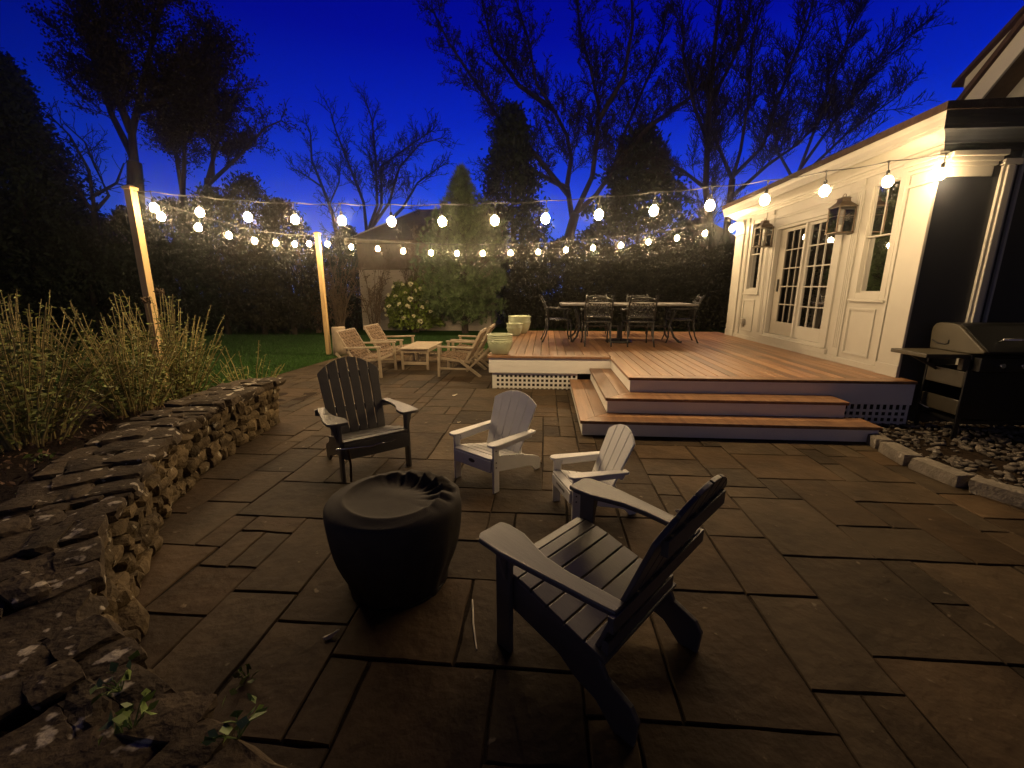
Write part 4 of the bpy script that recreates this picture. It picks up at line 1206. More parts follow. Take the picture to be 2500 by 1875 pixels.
# ------------------------------------------------------------------ small litter on the slabs
tw = MB(); tw.tube([(-1.362,-3.14,.006),(-1.345,-3.22,.009),(-1.33,-3.30,.008),(-1.292,-3.44,.006)], [.0035, .004, .004, .003], 6)
tag(tw.build('twig', M['paleleaf']), 'thin pale twig lying on the dark slabs between fire pit and front chair', 'twig')
def leaf(x, y, z, s, a, label, mt='paleleaf', group='fallen leaves'):
    m = MB(); pts = []
    for i in range(12):
        t = 2*math.pi*i/12; r = s*(1+.2*math.cos(3*t)); pts.append((r*math.cos(t)*1.5, r*.55*math.sin(t), .006*math.cos(2*t)))
    m.add(pts+[(0, 0, .004)], [(i, (i+1) % 12, 12) for i in range(12)])
    o = m.build('fallen_leaf', M[mt]); o.location = (x, y, z); o.rotation_euler = (.1, -.12, a)
    s_ = o.modifiers.new('t', 'SOLIDIFY'); s_.thickness = .0015
    tag(o, label, 'leaf', group)
leaf(-1.97, -3.42, .012, .024, .7, 'curled pale leaf on the slabs left of the fire pit foot')
leaf(-2.02, -.25, .010, .016, .2, 'small pale leaf on the slabs behind the wider white chair')
leaf(-2.35, 1.05, .010, .028, .5, 'pale leaf on the slabs left of the deck lattice')
leaf(-.05, -2.15, .010, .014, .1, 'tiny pale leaf on the open slabs right of the small white chair')
for i, (x, y, z, s, a) in enumerate([(-4.22,-.70,.545,.03,.4),(-4.19,-.94,.535,.034,.9),(-4.26,-.50,.548,.02,.1),(-4.15,-1.12,.53,.026,1.2),(-4.24,-.85,.54,.018,.6)]):
    leaf(x, y, z, s, a, ['pale dry leaf on the wall coping, second from its far end', 'largest pale dry leaf on the wall coping', 'pale dry leaf closest to the far end of the wall coping',
                         'pale dry leaf on the wall coping, nearest to the covered fire pit', 'smallest pale dry leaf, in the middle of the row on the wall coping'][i], group='pale leaves on the wall coping')

# ------------------------------------------------------------------ plants of the bed
def stalk_plant(x, y, n, spread, hmax, label, seed):
    r = np.random.RandomState(seed)
    z0 = bed_h(x, y)
    o = empty('stalk_plant', (x, y, z0)); tag(o, label, 'plant', 'tall leafy stalks in the planting bed')
    sm = MB(); lc = []; ax = []
    for i in range(n):
        a = r.rand()*6.28; rad = spread*r.rand()**.6
        bx, by = .22*rad*math.cos(a), .22*rad*math.sin(a)
        h = hmax*(1-.35*(rad/spread)**2)*r.uniform(.62, 1.0)
        lean = .5*rad
        a2 = a + r.normal()*.2
        pts = []; K = 7
        for k in range(K+1):
            u = k/K
            pts.append((bx + lean*math.cos(a2)*(u**1.25) + r.normal()*.006, by + lean*math.sin(a2)*(u**1.25) + r.normal()*.006, -.03 + h*u - .10*lean*u*u))
        sm.tone = r.rand()
        rb = r.uniform(.0055, .0105)
        sm.tube(pts, [rb*(1-.55*k/K) for k in range(K+1)], 5)
        P = np.array(pts)
        nl = int(h*15)
        for q in range(nl):
            u = .12 + .88*((q+r.rand())/nl); k = min(K-1, int(u*K)); f = u*K-k
            p = P[k]*(1-f)+P[k+1]*f
            an = r.rand()*6.28; d = np.array([math.cos(an), math.sin(an), r.uniform(-.15, .6)])
            L = (.056 if u < .75 else .034)*r.uniform(.6, 1.25)
            for w in range(2 if r.rand() < .6 else 3):
                dd = d*(1 if w == 0 else -1) + r.normal(size=3)*.25
                lc.append(p + dd/np.linalg.norm(dd)*L*.5); ax.append(dd/np.linalg.norm(dd)*L)
        # dry lower leaves
    sm.build('stem', M['stalk'], o)
    C = np.array(lc); A = np.array(ax); Ln = np.linalg.norm(A, axis=1, keepdims=True); d = A/Ln
    s = unit(np.cross(d, unit(r.normal(size=(len(C), 3)))))
    nn = np.cross(d, s)
    V = np.stack([C-d*Ln*.5, C+s*Ln*.21+nn*Ln*.05, C+d*Ln*.5-nn*Ln*.1, C-s*Ln*.21+nn*Ln*.05], 1).reshape(-1, 3)
    npmesh('leaves', V, np.arange(4*len(C)).reshape(-1, 4), M['stalkleaf'], o, tone=r.rand(len(C)))
    return o
stalk_plant(-5.62, -.22, 92, 1.1, 1.62, 'tallest clump of leafy stalks in front of the lumber post', 1)
stalk_plant(-5.30, -1.05, 76, 1.05, 1.35, 'clump of leafy stalks in the middle of the planting bed', 2)
stalk_plant(-5.35, -1.95, 90, 1.2, 1.42, 'clump of leafy stalks nearest to us, at the picture edge of the bed', 3)
stalk_plant(-6.35, -1.15, 74, 1.15, 1.55, 'leafy stalks standing behind the middle clump, farther from the wall', 4)
stalk_plant(-5.05, .35, 22, .8, 1.0, 'sparse stalks leaning over the far end of the wall', 5)
# seed heads on two long stems
sh = empty('seed_head_plant', (-6.05, .12, bed_h(-6.05, .12))); tag(sh, 'two dry round seed heads on thin stems beside the lumber post', 'plant')
m = MB()
for x, y, z in ((.12, .05, 1.52), (.02, -.06, 1.42)): m.tube([(0, 0, -.05), (x*.4, y*.5, z*.5), (x, y, z)], [.005, .004, .003], 5)
m.build('stem', M['stalk'], sh)
for x, y, z in ((.12, .05, 1.52), (.02, -.06, 1.42)):
    V, F = leaf_quads(np.array([x, y, z]) + unit(npr.normal(size=(90, 3)))*.055*npr.rand(90, 1)**.4, .035, 1.3)
    npmesh('seed_head', V, F, M['paletwig'], sh, tone=npr.rand(90))
# leaf litter and short dry growth on the bed
lx = []
r = np.random.RandomState(12)
while len(lx) < 2600:
    s = r.rand()*WLEN*.9; d = .42 + 2.3*r.rand()**1.5; p, nr, t = wall_at(s); q = p+nr*d
    lx.append((q[0], q[1], bed_h(q[0], q[1])+.012+.03*r.rand()))
V, F = leaf_quads(np.array(lx), .045, 2.2)
tag(npmesh('leaf_litter', V, F, M['drybits'], tone=r.rand(len(lx))), kind='stuff')
def sprout(x, y, z, n, s, label):
    o = empty('seedling', (x, y, z)); tag(o, label, 'weed', 'green seedlings by the stone wall')
    r = np.random.RandomState(int(abs(x*1000)) % 9999)
    C = r.normal(size=(n, 3))*np.array([s, s, s*.35]) + np.array([0, 0, s*.8])
    V, F = leaf_quads(C, s*1.2, 1.5, np.tile(np.array([[0, 0, .1]]), (n, 1)), 1.0)
    npmesh('leaves', V, F, M['sprout'], o, tone=r.rand(n))
    m = MB()
    for c in C[:8]: m.tube([(0, 0, -.03), tuple(c*.6), tuple(c)], .0018, 4)
    m.build('stem', M['sprout'], o)
sprout(-2.24, -4.06, .43, 14, .030, 'green seedling in the wall joint closest to the fire pit')
sprout(-2.10, -4.16, .43, 18, .034, 'green seedling on the near coping, lowest in view')
sprout(-2.2, -3.65, .004, 12, .028, 'green seedling in a slab joint at the foot of the near wall')
sprout(-1.80, -4.16, .43, 16, .032, 'green seedling at the near end of the wall coping')
sprout(-4.05, -2.95, .33, 16, .035, 'green seedling in the bed behind the wall bend')
sprout(-3.62, -3.35, .35, 18, .035, 'green seedling in the dark bed soil behind the near wall')
sprout(-4.75, -2.3, .30, 16, .04, 'green seedling at the foot of the nearest stalks')

# ------------------------------------------------------------------ trees
def grow(mb, path, r0, r1, depth, rr, dens, length, upb=.35, n=6, wig=.12, droop=0.0):
    """limb along path with side branches"""
    P = [Vector(p) for p in path]
    # resample
    Q = [P[0]]
    for a, b in zip(P[:-1], P[1:]):
        k = max(1, int((b-a).length/max(.25, length*.18)))
        for i in range(1, k+1):
            q = a.lerp(b, i/k)
            if not (i == k and b is P[-1]): q = q + Vector(rr.normal(size=3))*wig*.12*min(1.0, length*.3)
            Q.append(q)
    m = len(Q); rad = [r0+(r1-r0)*(i/(m-1)) for i in range(m)]
    mb.tube(Q, rad, n, cap=False)
    if depth <= 0: return
    tot = sum((Q[i+1]-Q[i]).length for i in range(m-1))
    nb = max(2, int(tot*dens))
    for j in range(nb):
        u = (.12 if depth < 3 else .2) + .88*(j+rr.rand())/nb
        u = min(u, .995); i = min(m-2, int(u*(m-1))); f = u*(m-1)-i
        p = Q[i].lerp(Q[i+1], f); d = (Q[i+1]-Q[i]).normalized()
        side = Vector(rr.normal(size=3)); side = (side - d*side.dot(d))
        if side.length < 1e-3: continue
        side.normalize()
        nd = (d*rr.uniform(.45, .95) + side*rr.uniform(.55, 1.0) + Vector((0, 0, upb))).normalized()
        L = length*rr.uniform(.55, 1.0)*(1.05-.55*u)
        if L < .08: continue
        rb = max(.011 if depth < 3 else .015, min(rad[i]*.6, .03*L))
        K = 3 if depth > 1 else 2
        pts = [p]; dd = nd
        for k in range(K):
            dd = (dd + Vector(rr.normal(size=3))*wig*1.6 + Vector((0, 0, upb*.25 - droop))).normalized()
            pts.append(pts[-1] + dd*L/K)
        nn = 3 if depth <= 2 else 4
        grow(mb, pts, rb, max(.007, rb*.4), depth-1, rr, dens*1.55, L*.55, upb, nn, wig, droop)
TREES = 'bare trees against the dusk sky'
def bare_tree(limbs, label, seed, depth=3, dens=1.5, length=2.2, upb=.35, r=.14, barkm='bark', twigm='twig', ground=None, buds=0, droop=0, name='bare_tree', group=TREES, bspread=.05, bsize=.12):
    dens *= 2.7; rr = np.random.RandomState(seed)
    b = limbs[0][0] if ground is None else ground
    o = empty(name, (b[0], b[1], 0)); tag(o, label, 'tree', group)
    B = Vector((b[0], b[1], 0))
    tm = MB(); cm = MB()
    for i, l in enumerate(limbs):
        path = [Vector(p)-B for p in l]
        if i == 0: path = [Vector((0, 0, -.1))] + path[(1 if (path[0].z < .2) else 0):]
        r0 = r if i == 0 else r*.5
        K = len(path)
        tm.tube(path, [max(.02, r0*(1-.75*k/(K-1))) if i else r0*(1.15-(.95 if K > 5 else .35)*k/max(1, K-1)) for k in range(K)], 8)
        if i or len(limbs) == 1 or K > 6:
            grow(cm, path, .022, .012, depth, rr, dens, length, upb, 4, .14, droop)
    tm.build('trunk', M[barkm], o, smooth=True)
    V = np.array(cm.v); 
    F = [f for f in cm.f if len(f) == 4]
    npmesh('crown', V, np.array(F), M[twigm], o)
    if buds:
        idx = rr.choice(len(V), min(buds, len(V)), replace=False)
        Vb, Fb = leaf_quads(V[idx] + rr.normal(size=(len(idx), 3))*bspread, bsize, 1.5)
        npmesh('leaf_buds', Vb, Fb, M[twigm], o)
    return o
bare_tree([[(-.1,15,0),(.06,15,2.73),(-.01,15,3.87),(.23,15,4.8)],
           [(.23,15,4.8),(.89,14.8,6.24),(1.06,15,7.98),(1.08,15.2,9.09),(.72,15.3,10.45),(.26,15.2,11.68),(-.13,15,13.65)],
           [(.1,15,4.6),(-.16,15.2,6.0),(0,15.3,7.13),(-.21,15.5,8.09),(-.84,15.4,9.12),(-1.54,15.2,9.98),(-1.89,15,11.48),(-2.4,15,12.93)],
           [(-.05,15,5.5),(-1.33,14.6,6.84),(-2.13,14.4,7.67),(-3.01,14.3,8.33),(-3.79,14.2,9.44),(-4.97,14,11.01),(-5.62,14,12.21)],
           [(.23,15,4.8),(1.1,15.3,5.56),(1.83,15.6,6.61),(2.25,15.8,8.06),(2.85,16,9.53),(3.46,16,10.99),(3.77,16,12.37)],
           [(1.99,15.5,6.9),(3.25,15.2,8.26),(4.65,15,9.12),(5.57,15,10.03),(6.23,15,11.29)],
           [(-.1,15,5.8),(-1.5,15.5,6.6),(-2.7,15.6,7.0),(-3.7,15.6,6.9)], [(-.84,15.4,9.1),(-2.3,15.3,10.0),(-3.4,15.2,11.4),(-3.8,15,13)], [(1.05,15,8.4),(2.0,14.7,9.9),(2.2,14.5,11.6),(2.0,14.4,13.3)]],
          'large bare tree forking low in a V behind the middle of the lights', 3, 3, 2.1, 2.4, .30, .24, buds=6000, bsize=.10)
bare_tree([[(5.9,14,0),(5.86,14,2.64),(5.67,14,4.15),(5.37,14,5.56),(5.24,14,8.23),(5.21,14,10.37),(5.27,14,12.0),(5.26,14,13.6)],
           [(5.30,14,7.2),(4.7,14.2,8.6),(4.2,14.3,10.2),(4.0,14.3,12)], [(5.24,14,8.6),(5.9,13.8,10),(6.3,13.6,12)], [(5.4,14,5.5),(4.4,14.2,6.3),(3.4,14.3,6.8)]],
          'straight bare tree with the upright single trunk left of the porch roof', 5, 3, 2.0, 2.3, .4, .17)
bare_tree([[(6.6,14,0),(6.52,14,2.63),(6.37,14,4.06),(6.38,14,5.83)], [(6.38,14,5.83),(6.58,14,6.88),(6.69,14,8.86),(6.58,14,10.78),(7.01,14,12.5)], [(6.38,14,5.83),(5.58,14.2,7.49),(4.97,14.3,8.49),(4.44,14.4,10.05)],
           [(6.4,14,5.95),(7.41,14,7.01),(7.8,14,8.7),(8.48,14,11.22),(8.71,14,12.6)], [(6.45,14,5.2),(7.6,13.8,6.3),(8.6,13.7,7.0),(9.6,13.6,8.2)]],
          'bare tree fanning from a low fork right behind the porch roof corner', 6, 3, 2.2, 2.4, .42, .16)
bare_tree([[(8.7,14,0),(8.79,14,4.53),(8.86,14,5.94)], [(8.86,14,5.94),(9.25,14,7.47),(9.65,14,9.19),(10.21,14,11.47),(10.36,14,12.8)], [(8.95,14,6.2),(10.11,14.1,8.05),(11.27,14.2,9.8),(12.5,14.3,10.9)],
           [(8.9,14,5.75),(10.37,13.8,7.34),(11.93,13.7,8.55)], [(8.86,14,5.6),(8.0,14.2,7.0),(7.7,14.3,9)]],
          'bare tree whose limbs fan to the right above the porch roof', 7, 3, 2.0, 2.6, .34, .13)
bare_tree([[(-9.75,16,0),(-9.74,16,2.85),(-9.73,16,4.3)], [(-9.73,16,4.3),(-9.77,16,5.58),(-10.46,16,7.6),(-10.86,16,8.74),(-11.04,16,9.6)], [(-9.62,16,4.37),(-9.19,16.2,5.5),(-9.11,16.2,7.62),(-9.13,16.1,9.19),(-9.36,16,10.0)],
           [(-9.52,16,4.37),(-8.83,15.8,5.42),(-8.72,15.8,7.11),(-7.4,15.8,7.9),(-6.16,15.8,8.6)], [(-9.52,16,4.37),(-8.52,16,5.56),(-7.93,16,7.09),(-6.9,16,8.07),(-5.84,16,8.3)], [(-8.58,16,4.73),(-7.9,16.1,5.35),(-7.12,16.1,6.44),(-5.88,16.1,7.19)]],
          'bare tree with several slim stems rising from one base left of the pine', 8, 3, 1.9, 1.9, .28, .17)
bare_tree([[(-11.0,16,0),(-11.17,16,3.24),(-11.36,16,5.12),(-11.75,16,6.33),(-12.15,16,7.5),(-12.08,16,8.65),(-12.27,16,9.1)], [(-11.5,16,5.5),(-10.9,16,6.5),(-10.7,16,7.6)], [(-11.75,16,6.3),(-12.6,16,6.9),(-13.2,16,7.2)]],
          'thin leaning bare tree with a single stem at the hedge end', 9, 3, 2.0, 1.6, .25, .10)
bare_tree([[(-16.2,10.2,0),(-15.96,10.2,3.67),(-15.69,10.2,5.24),(-15.58,10.2,5.95)], [(-15.58,10.2,5.95),(-15.77,10.3,6.33),(-16.19,10.3,7.45),(-16.46,10.3,8.84),(-16.62,10.4,10.13),(-16.63,10.4,11.6)],
           [(-15.58,10.2,5.95),(-15.29,10,6.79),(-14.92,10,7.55),(-14.24,10,8.97),(-13.4,10,10.6),(-12.92,10,11.6)], [(-15.3,10,6.8),(-15.5,9.8,8.2),(-15.3,9.7,9.8),(-15,9.6,11.4)], [(-14.9,10,7.5),(-13.6,10.2,8.0),(-12.6,10.3,8.6),(-11.9,10.3,9.3)]],
          'tall dark bare tree towering behind the lumber post in the stalks', 10, 3, 2.5, 2.3, .3, .26, buds=24000, bspread=.13, bsize=.09)
bare_tree([[(-14.6,10.6,0),(-14.54,10.6,3.65),(-14.3,10.6,4.92)], [(-14.3,10.6,4.92),(-13.88,10.6,6.76),(-13.05,10.6,8.51),(-12.38,10.6,9.88)], [(-14.3,10.6,4.9),(-14.5,10.8,6.8),(-14.3,10.9,8.6)]],
          'dark bare tree with twiggy crown just right of the towering one', 11, 3, 2.5, 2.1, .3, .16, buds=14000, bspread=.11, bsize=.08)
bare_tree([[(-13.5,10.4,0),(-13.46,10.4,3.64),(-13.08,10.4,5.4)], [(-13.08,10.4,5.4),(-12.19,10.4,7.24),(-11.43,10.4,8.3)], [(-13.1,10.4,5.2),(-11.7,10.3,6.1),(-10.6,10.2,6.9),(-10.0,10.2,7.1)], [(-12.9,10.4,5.4),(-12.8,10.6,7),(-12.4,10.7,8.6)]],
          'twiggy bare tree sloping down to the hedge, left of the open sky', 12, 3, 2.4, 1.9, .25, .14, buds=6000, bspread=.07, bsize=.08)
bare_tree([[(-16.5,9,0),(-16.38,9,2.74),(-16.19,9,4.1)], [(-16.19,9,4.1),(-16.09,9,5.38),(-16.52,9,6.44),(-17.08,9,7.05)], [(-16.19,9,4.1),(-15.56,9,4.6),(-15.94,9.1,5.5),(-16.14,9.1,6.26),(-16.71,9.1,6.81)], [(-16.2,9,4.0),(-16.88,9,5.2),(-17.7,9,5.86)], [(-16.1,9,4.6),(-15.3,9.1,5.0),(-14.9,9.1,5.6)]],
          'small bare tree with spreading limbs left of the lumber post', 13, 3, 1.3, 1.5, .2, .12)

def evergreen(loc, h, prof, n, size, label, seed, mt='dkleaf', trunk_r=.12, axis_up=.5, name='evergreen_tree', group=None, aspect=2.0, z0=.2, lump=.16, cat='tree'):
    """prof(u)->radius at height fraction u ; leaves fill the shell with clumps"""
    r = np.random.RandomState(seed)
    o = empty(name, (loc[0], loc[1], 0)); tag(o, label, cat, group)
    m = MB(); m.tube([(0, 0, -.1), (.03, 0, h*.4), (0, .02, h*.93)], [trunk_r, trunk_r*.7, .02], 7); m.build('trunk', M['bark'], o)
    # clumps: branch tips
    nc = max(60, n//26)
    u = r.rand(nc)**.85; th = r.rand(nc)*6.283
    R_ = np.array([prof(x) for x in u])
    rad = R_*(.55+.45*r.rand(nc)**.5)*(1+lump*np.sin(3*th+9*u*h/2)+lump*.8*r.normal(size=nc))
    C = np.stack([rad*np.cos(th), rad*np.sin(th), z0+u*(h-z0)], 1)
    k = r.randint(0, nc, n)
    sig = .10*h**.5*.62
    P = C[k] + r.normal(size=(n, 3))*sig*np.array([1, 1, .9])
    P[:, 2] = np.clip(P[:, 2], .03, h*1.03)
    out = unit(P*np.array([1, 1, 0])+1e-6)
    V, F = leaf_quads(P, size, aspect, out*(1-axis_up)+np.array([0, 0, axis_up]), .8)
    npmesh('crown', V, F, M[mt], o, tone=r.rand(n)*.6+.4*r.rand(nc)[k])
    return o
cone = lambda r, p=1.0, b=.1: (lambda u: r*min(1, (u+.02)/b)*(1-u)**p)
oval = lambda r: (lambda u: r*math.sqrt(max(.02, 1-(2*u-.9)**2*.92)))
column = lambda r: (lambda u: r*min(1, (1-u)/.28+.12)*min(1, .7+u))
# white pine by the planters, lit by the lights
def pine(loc, h, label, seed):
    r = np.random.RandomState(seed)
    o = empty('pine_tree', (loc[0], loc[1], 0)); tag(o, label, 'tree')
    m = MB(); m.tube([(0, 0, -.1), (.02, 0, h*.5), (0, 0, h*.97)], [.13, .09, .015], 8); m.build('trunk', M['bark'], o)
    bm2 = MB(); tips = []
    nb = 150
    for i in range(nb):
        u = (i+r.rand())/nb; z = .25 + (h-.35)*u**.95; a = i*2.399+r.normal()*.2
        rad = np.interp(u, [0, .12, .3, .5, .7, .85, .95, 1], [1.35, 1.62, 1.6, 1.3, .86, .42, .2, .05])*r.uniform(.72, 1.08)
        e = Vector((rad*math.cos(a), rad*math.sin(a), z + rad*r.uniform(.22, .6)))
        s = Vector((0, 0, z)); mid = s.lerp(e, .55) - Vector((0, 0, .06*rad))
        bm2.tube([s, mid, e], [.018, .012, .005], 4)
        for q in range(int(7+22*rad)):
            t = r.uniform(.3, 1); p = (s.lerp(mid, t/.55) if t < .55 else mid.lerp(e, (t-.55)/.45))
            tips.append(np.array(p)+r.normal(size=3)*.13*(rad*.7+.25))
        tips += [np.array(e)+np.array([0, 0, .09*k]) for k in range(3)]
    for k in range(5): tips.append(np.array([r.normal()*.05, r.normal()*.05, h-.1*k]))
    bm2.build('branches', M['bark'], o)
    T = np.array(tips); nn = 20
    C = np.repeat(T, nn, 0); n = len(C)
    d = unit(r.normal(size=(n, 3))*.75 + np.array([0, 0, 1.05]) + .35*unit(C*np.array([1, 1, 0])+1e-6)); Ln = .17*r.uniform(.7, 1.3, (n, 1)); s = unit(np.cross(d, r.normal(size=(n, 3))))*.009
    V = np.stack([C-s, C+s, C+d*Ln], 1).reshape(-1, 3)
    npmesh('needles', V, np.arange(3*n).reshape(n, 3), M['pine'], o, tone=np.repeat(r.rand(len(T)), nn))
pine((-3.95, 10.4), 5.5, 'green pine lit by the string lights behind the lounge chairs', 4)
evergreen((-2.5, 14), 8.6, lambda u: np.interp(u, [0, .1, .35, .55, .72, .85, .93, 1], [1.3, 1.45, 1.45, 1.2, .9, .5, .42, .12]), 15000, .2, 'tall black conifer with a narrow top right behind the pine', 21, name='conifer_tree')
evergreen((3.15, 16), 8.3, lambda u: np.interp(u, [0, .2, .45, .62, .78, .9, 1], [2.4, 2.6, 2.4, 1.85, 1.2, .75, .25]), 17000, .24, 'broad black evergreen between the V shaped tree and the straight tree', 22, lump=.22)
EV = 'dark evergreens along the left boundary'
for i, (x, y, h, rd, lb) in enumerate([(-9.95, 9.5, 4.35, .95, 'rightmost evergreen of the dark screen, next to the open sky'), (-11.0, 9.4, 5.15, 1.0, 'tallest evergreen of the dark screen, left of the open sky'), (-12.3, 9.3, 4.75, 1.05, 'dark evergreen in the middle of the screen behind the string lights'),
        (-13.7, 9.2, 4.4, 1.05, 'dark evergreen of the screen below the bare trees'), (-15.0, 9.0, 4.1, 1.0, 'dark evergreen behind the top of the lumber post in the stalks'), (-16.5, 8.6, 3.5, 1.15, 'low dark evergreen left of the lumber post')]):
    evergreen((x, y), h, column(rd), 9000, .14, lb, 30+i, 'hedgeleaf' if i < 2 else 'dkleaf', .1, .75, group=EV, aspect=2.6, lump=.1)
evergreen((-8.95, 12.1), 3.9, column(.75), 7000, .13, 'short evergreen filling the gap between the farther lumber post and the shed', 47, 'hedgeleaf', .1, .75, group=EV, aspect=2.6, lump=.1)
for i, (x, y, h, rd, lb) in enumerate([(-18.3, 8.6, 8.6, 2.2, 'huge black conifer filling the left edge of the picture'), (-20.3, 10.5, 9.5, 2.6, 'black conifer behind the huge one at the left edge'), (-18.4, 6.0, 4.6, 1.6, 'lower black conifer in front of the huge one at the left edge')]):
    evergreen((x, y), h, cone(rd, .75, .2), 20000, .17, lb, 50+i, 'dkleaf', .18, .3, group=EV, lump=.2)
# hedge behind the deck
def hedge(x0, x1, y, d, h, label, seed, n, mt='hedgeleaf'):
    r = np.random.RandomState(seed)
    o = empty('tall_hedge', ((x0+x1)/2, y, 0)); tag(o, label, 'hedge')
    u = r.rand(n)*(x1-x0)-(x1-x0)/2; z = h*r.rand(n)**.8*(1+.05*np.sin(u*1.7)+.03*np.sin(u*4.1+1)); w = (r.rand(n)-.5)*d*(1.1-.25*z/h)
    P = np.stack([u, w + .08*np.sin(u*5+z*3), z], 1)
    V, F = leaf_quads(P, .13, 2.0); npmesh('foliage', V, F, M[mt], o, tone=r.rand(n))
    m = MB()
    for i in range(int((x1-x0)/.45)):
        x = -(x1-x0)/2+.2+i*.45+r.normal()*.08
        for k in range(4): m.tube([(x, r.normal()*.1, -.05), (x+r.normal()*.2, r.normal()*.25, h*.5), (x+r.normal()*.4, r.normal()*.4, h*(.95+.2*r.rand()))], [.03, .02, .006], 4)
    m.build('stem', M['twig'], o)
hedge(-24, -8.25, 11.6, 1.2, 3.3, 'dark hedge in the shadows behind the evergreen screen', 61, 30000, 'dkleaf')
hedge(-2.6, 7.6, 12.4, 1.3, 3.25, 'long dark hedge across the garden behind the dining set', 60, 52000)
# rhododendron with cream blossoms
rh = empty('flowering_shrub', (-6.0, 10.7, 0)); tag(rh, 'rounded shrub with pale cream blossom clusters in front of the shed wall', 'shrub')
r = np.random.RandomState(70)
n = 5200; d = unit(r.normal(size=(n, 3))); d[:, 2] = np.abs(d[:, 2]); rr_ = (.62+.42*r.rand(n)**.5)*(1+.13*np.sin(d[:, 0]*7+d[:, 1]*4)+.1*np.sin(d[:, 2]*9+3*d[:, 0]))
P = d*rr_[:, None]*np.array([1.02, .95, 1.62]) + np.array([0, 0, .12]); P[:, 2] += .05
V, F = leaf_quads(P, .15, 2.3, d*.8-np.array([0, 0, .35]), .7); npmesh('leaves', V, F, M['rholeaf'], rh, tone=r.rand(n))
m = MB()
for k in range(14):
    e = d[k]*np.array([.7, .7, 1.2]); m.tube([(0, 0, -.05), tuple(e*.5), tuple(e)], [.02, .014, .006], 5)
m.build('stem', M['bark'], rh)
fl_me = None
FL_ = [(-.62,-.72,1.35),(-.3,-.85,1.3),(.05,-.8,1.42),(.38,-.72,1.5),(.55,-.62,1.55),(.2,-.62,1.72),(-.1,-.6,1.7),(-.15,-.9,1.02),(.15,-.95,.95),(.62,-.78,.92),(.78,-.6,1.1),(-.85,-.55,.82),(-.75,-.66,.62),(.35,-.95,.62),(.55,-.85,.42),(.0,-1.0,.55),(-.4,-.75,1.62),(.85,-.5,.75),(.25,-.9,1.2),(-.55,-.88,.95)]
for k, p in enumerate(FL_):
    if fl_me is None:
        q = unit(r.normal(size=(46, 3))); q[:, 2] = np.abs(q[:, 2])*.8
        V, F = leaf_quads(q*.068, .06, 1.15, q, .6); fo = npmesh('blossom', V, F, M['flower'], rh, tone=r.rand(46)); fl_me = fo.data
    else:
        fo = bpy.data.objects.new('blossom', fl_me); COL.objects.link(fo); fo.parent = rh
    fo.location = p; fo.rotation_euler = (R(50)+r.normal()*.3, r.normal()*.4, r.rand()*6); s_ = r.uniform(.7, 1.15); fo.scale = (s_, s_, s_)
# bare shrubs in front of the shed
def twig_shrub(x, y, h, sp_, n, label, seed, dens=2.4):
    rr = np.random.RandomState(seed)
    o = empty('bare_shrub', (x, y, 0)); tag(o, label, 'shrub', 'bare twiggy shrubs by the shed')
    m = MB()
    for i in range(n):
        a = rr.rand()*6.28; L = h*rr.uniform(.65, 1.05); s = sp_*rr.uniform(.3, 1)
        path = [(rr.normal()*.08, rr.normal()*.08, -.05), (s*.35*math.cos(a), s*.35*math.sin(a), L*.5), (s*math.cos(a)*.8, s*math.sin(a)*.8, L*.82), (s*math.cos(a), s*math.sin(a), L)]
        grow(m, path, .018, .006, 2, rr, dens, .75, .3, 4, .16)
    V = np.array(m.v); F = np.array([f for f in m.f if len(f) == 4])
    npmesh('twigs', V, F, M['paletwig'], o)
    idx = rr.choice(len(V), min(1500, len(V)), replace=False)
    Vb, Fb = leaf_quads(V[idx]+rr.normal(size=(len(idx), 3))*.03, .05, 1.6); npmesh('dry_leaves', Vb, Fb, M['paletwig'], o)
twig_shrub(-8.3, 9.6, 2.7, 1.1, 16, 'bare twiggy shrub just right of the farther lumber post', 80)
twig_shrub(-7.3, 10.3, 3.1, 1.1, 11, 'open bare shrub against the pale shed wall', 81, 2.2)
twig_shrub(-9.4, 10.2, 3.4, 1.2, 14, 'bare shrub between the evergreen screen and the shed', 82)
twig_shrub(-5.9, 10.6, 3.7, 1.2, 15, 'tall bare shrub rising above the shed eave beside the pine', 83)

# ------------------------------------------------------------------ shed / garage behind
sh = empty('garden_shed', (-6.0, 11.3, 0)); tag(sh, 'pale shingled shed with a brown sloping roof behind the bare shrubs', 'shed')
m = MB(); m.box(-2.2, 2.9, .0, 7, -.05, 2.27); m.build('wall', M['garage'], sh)
m = MB(); m.box(-2.2, 2.9, .0, 7, 2.35, 3.22); m.prism([(.0, 3.22), (7, 3.22), (7, 5.2)], lambda u, v, w: (-2.2+w, u, v), 5.1); m.build('upper_wall', M['brown'], sh)
m = MB(); m.box(-2.26, 2.96, -.07, 7.05, 2.271, 2.349); m.build('band_board', M['brown'], sh)
m = MB(); m.add([(-2.45,-.42,3.22),(3.2,-.42,3.22),(3.2,9.5,6.0),(-2.45,9.5,6.0),(-2.45,-.42,3.30),(3.2,-.42,3.30),(3.2,9.5,6.08),(-2.45,9.5,6.08)], [(0,3,2,1),(4,5,6,7),(0,1,5,4),(1,2,6,5),(2,3,7,6),(3,0,4,7)])
ro = m.build('roof', M['brown'], sh)
m = MB(); m.beam((-2.47, -.43, 3.24), (-2.47, 9.52, 6.02), .03, .20); m.build('trim_board', M['garage'], ro)
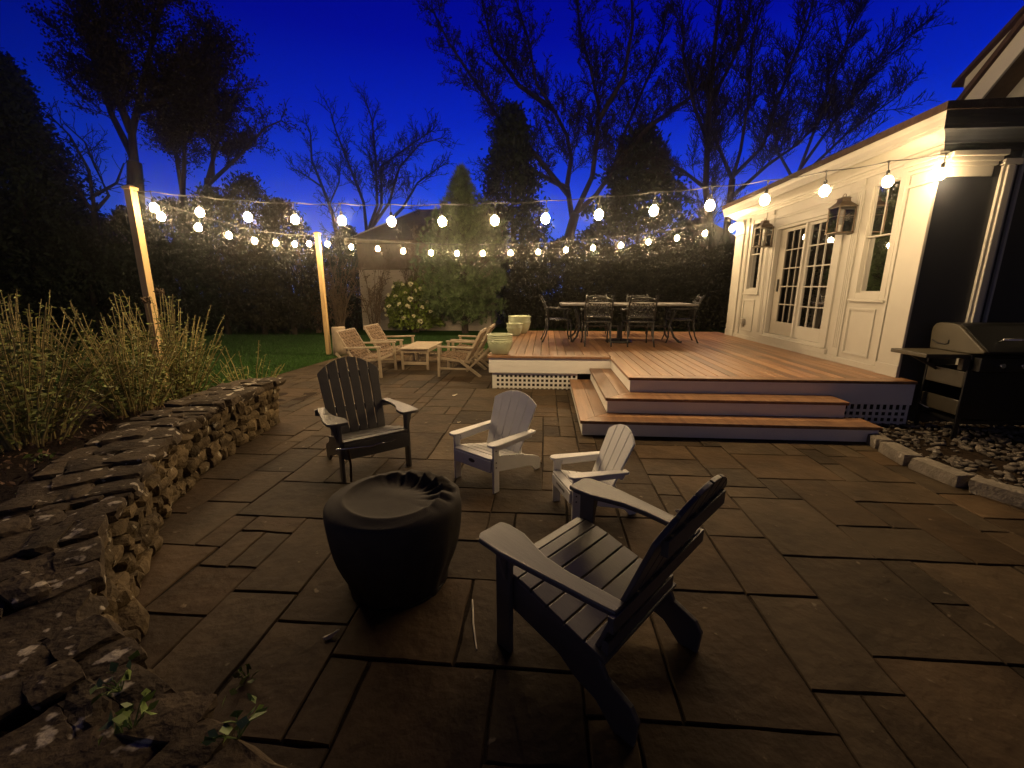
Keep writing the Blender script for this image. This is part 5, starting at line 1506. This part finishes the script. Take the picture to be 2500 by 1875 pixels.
# far houses beyond the garden
def far_house(x, y, w, d, h, win, wm, label, rzz=0):
    o = empty('neighbour_house', (x, y, 0), rzz); tag(o, label, 'house', 'houses beyond the garden')
    m = MB(); m.box(-w/2, w/2, -d/2, d/2, -.1, h); m.build('wall', M['bark'], o)
    m = MB(); m.prism([(-w/2-.3, h), (w/2+.3, h), (0, h+w*.3)], lambda u, v, q: (u, -d/2-.3+q, v), d+.6); m.build('roof', M['roof'], o)
    for (a, z, ww, hh) in win:
        f = MB(); y0 = -d/2
        f.box(a-.06, a+ww+.06, y0-.05, y0-.001, z-.06, z); f.box(a-.06, a+ww+.06, y0-.05, y0-.001, z+hh, z+hh+.06); f.box(a-.06, a, y0-.05, y0-.001, z+.0005, z+hh-.0005); f.box(a+ww, a+ww+.06, y0-.05, y0-.001, z+.0005, z+hh-.0005); f.box(a+ww/2-.02, a+ww/2+.02, y0-.05, y0-.002, z+.0005, z+hh-.0005)
        fo = f.build('window', M['roof'], o)
        p = MB(); p.add([(a, y0-.02, z), (a+ww, y0-.02, z), (a+ww, y0-.02, z+hh), (a, y0-.02, z+hh)], [(0,1,2,3)]); p.build('pane', wm, fo)
far_house(-24, 14.5, 6, 6, 3.6, [(-1.6, 1.78, .66, .36)], M['farwindow'], 'dark distant house with one small lit window at the left edge', R(20))
far_house(8.2, 26, 7, 6, 3.7, [(.0, 2.9, .55, .75), (2.5, 2.9, .5, .7)], M['skyglow_window'], 'dark distant house with dim bluish windows behind the long hedge')

# ------------------------------------------------------------------ thin scattering volume added to imitate lens bloom around the bulbs
hz = MB(); hz.box(-78, 78, -46, 106, -1.2, 19)
hm = bpy.data.materials.new('bulb_bloom'); hm.use_nodes = True
hn = hm.node_tree.nodes; hn.remove(hn['Principled BSDF'])
hv = hn.new('ShaderNodeVolumePrincipled'); hv.inputs['Color'].default_value = (.9, .9, .92, 1); hv.inputs['Density'].default_value = .0026; hv.inputs['Anisotropy'].default_value = .97
hm.node_tree.links.new(hv.outputs['Volume'], hn['Material Output'].inputs['Volume'])
tag(hz.build('bulb_bloom_volume', hm), kind='stuff')
S.cycles.volume_bounces = 0
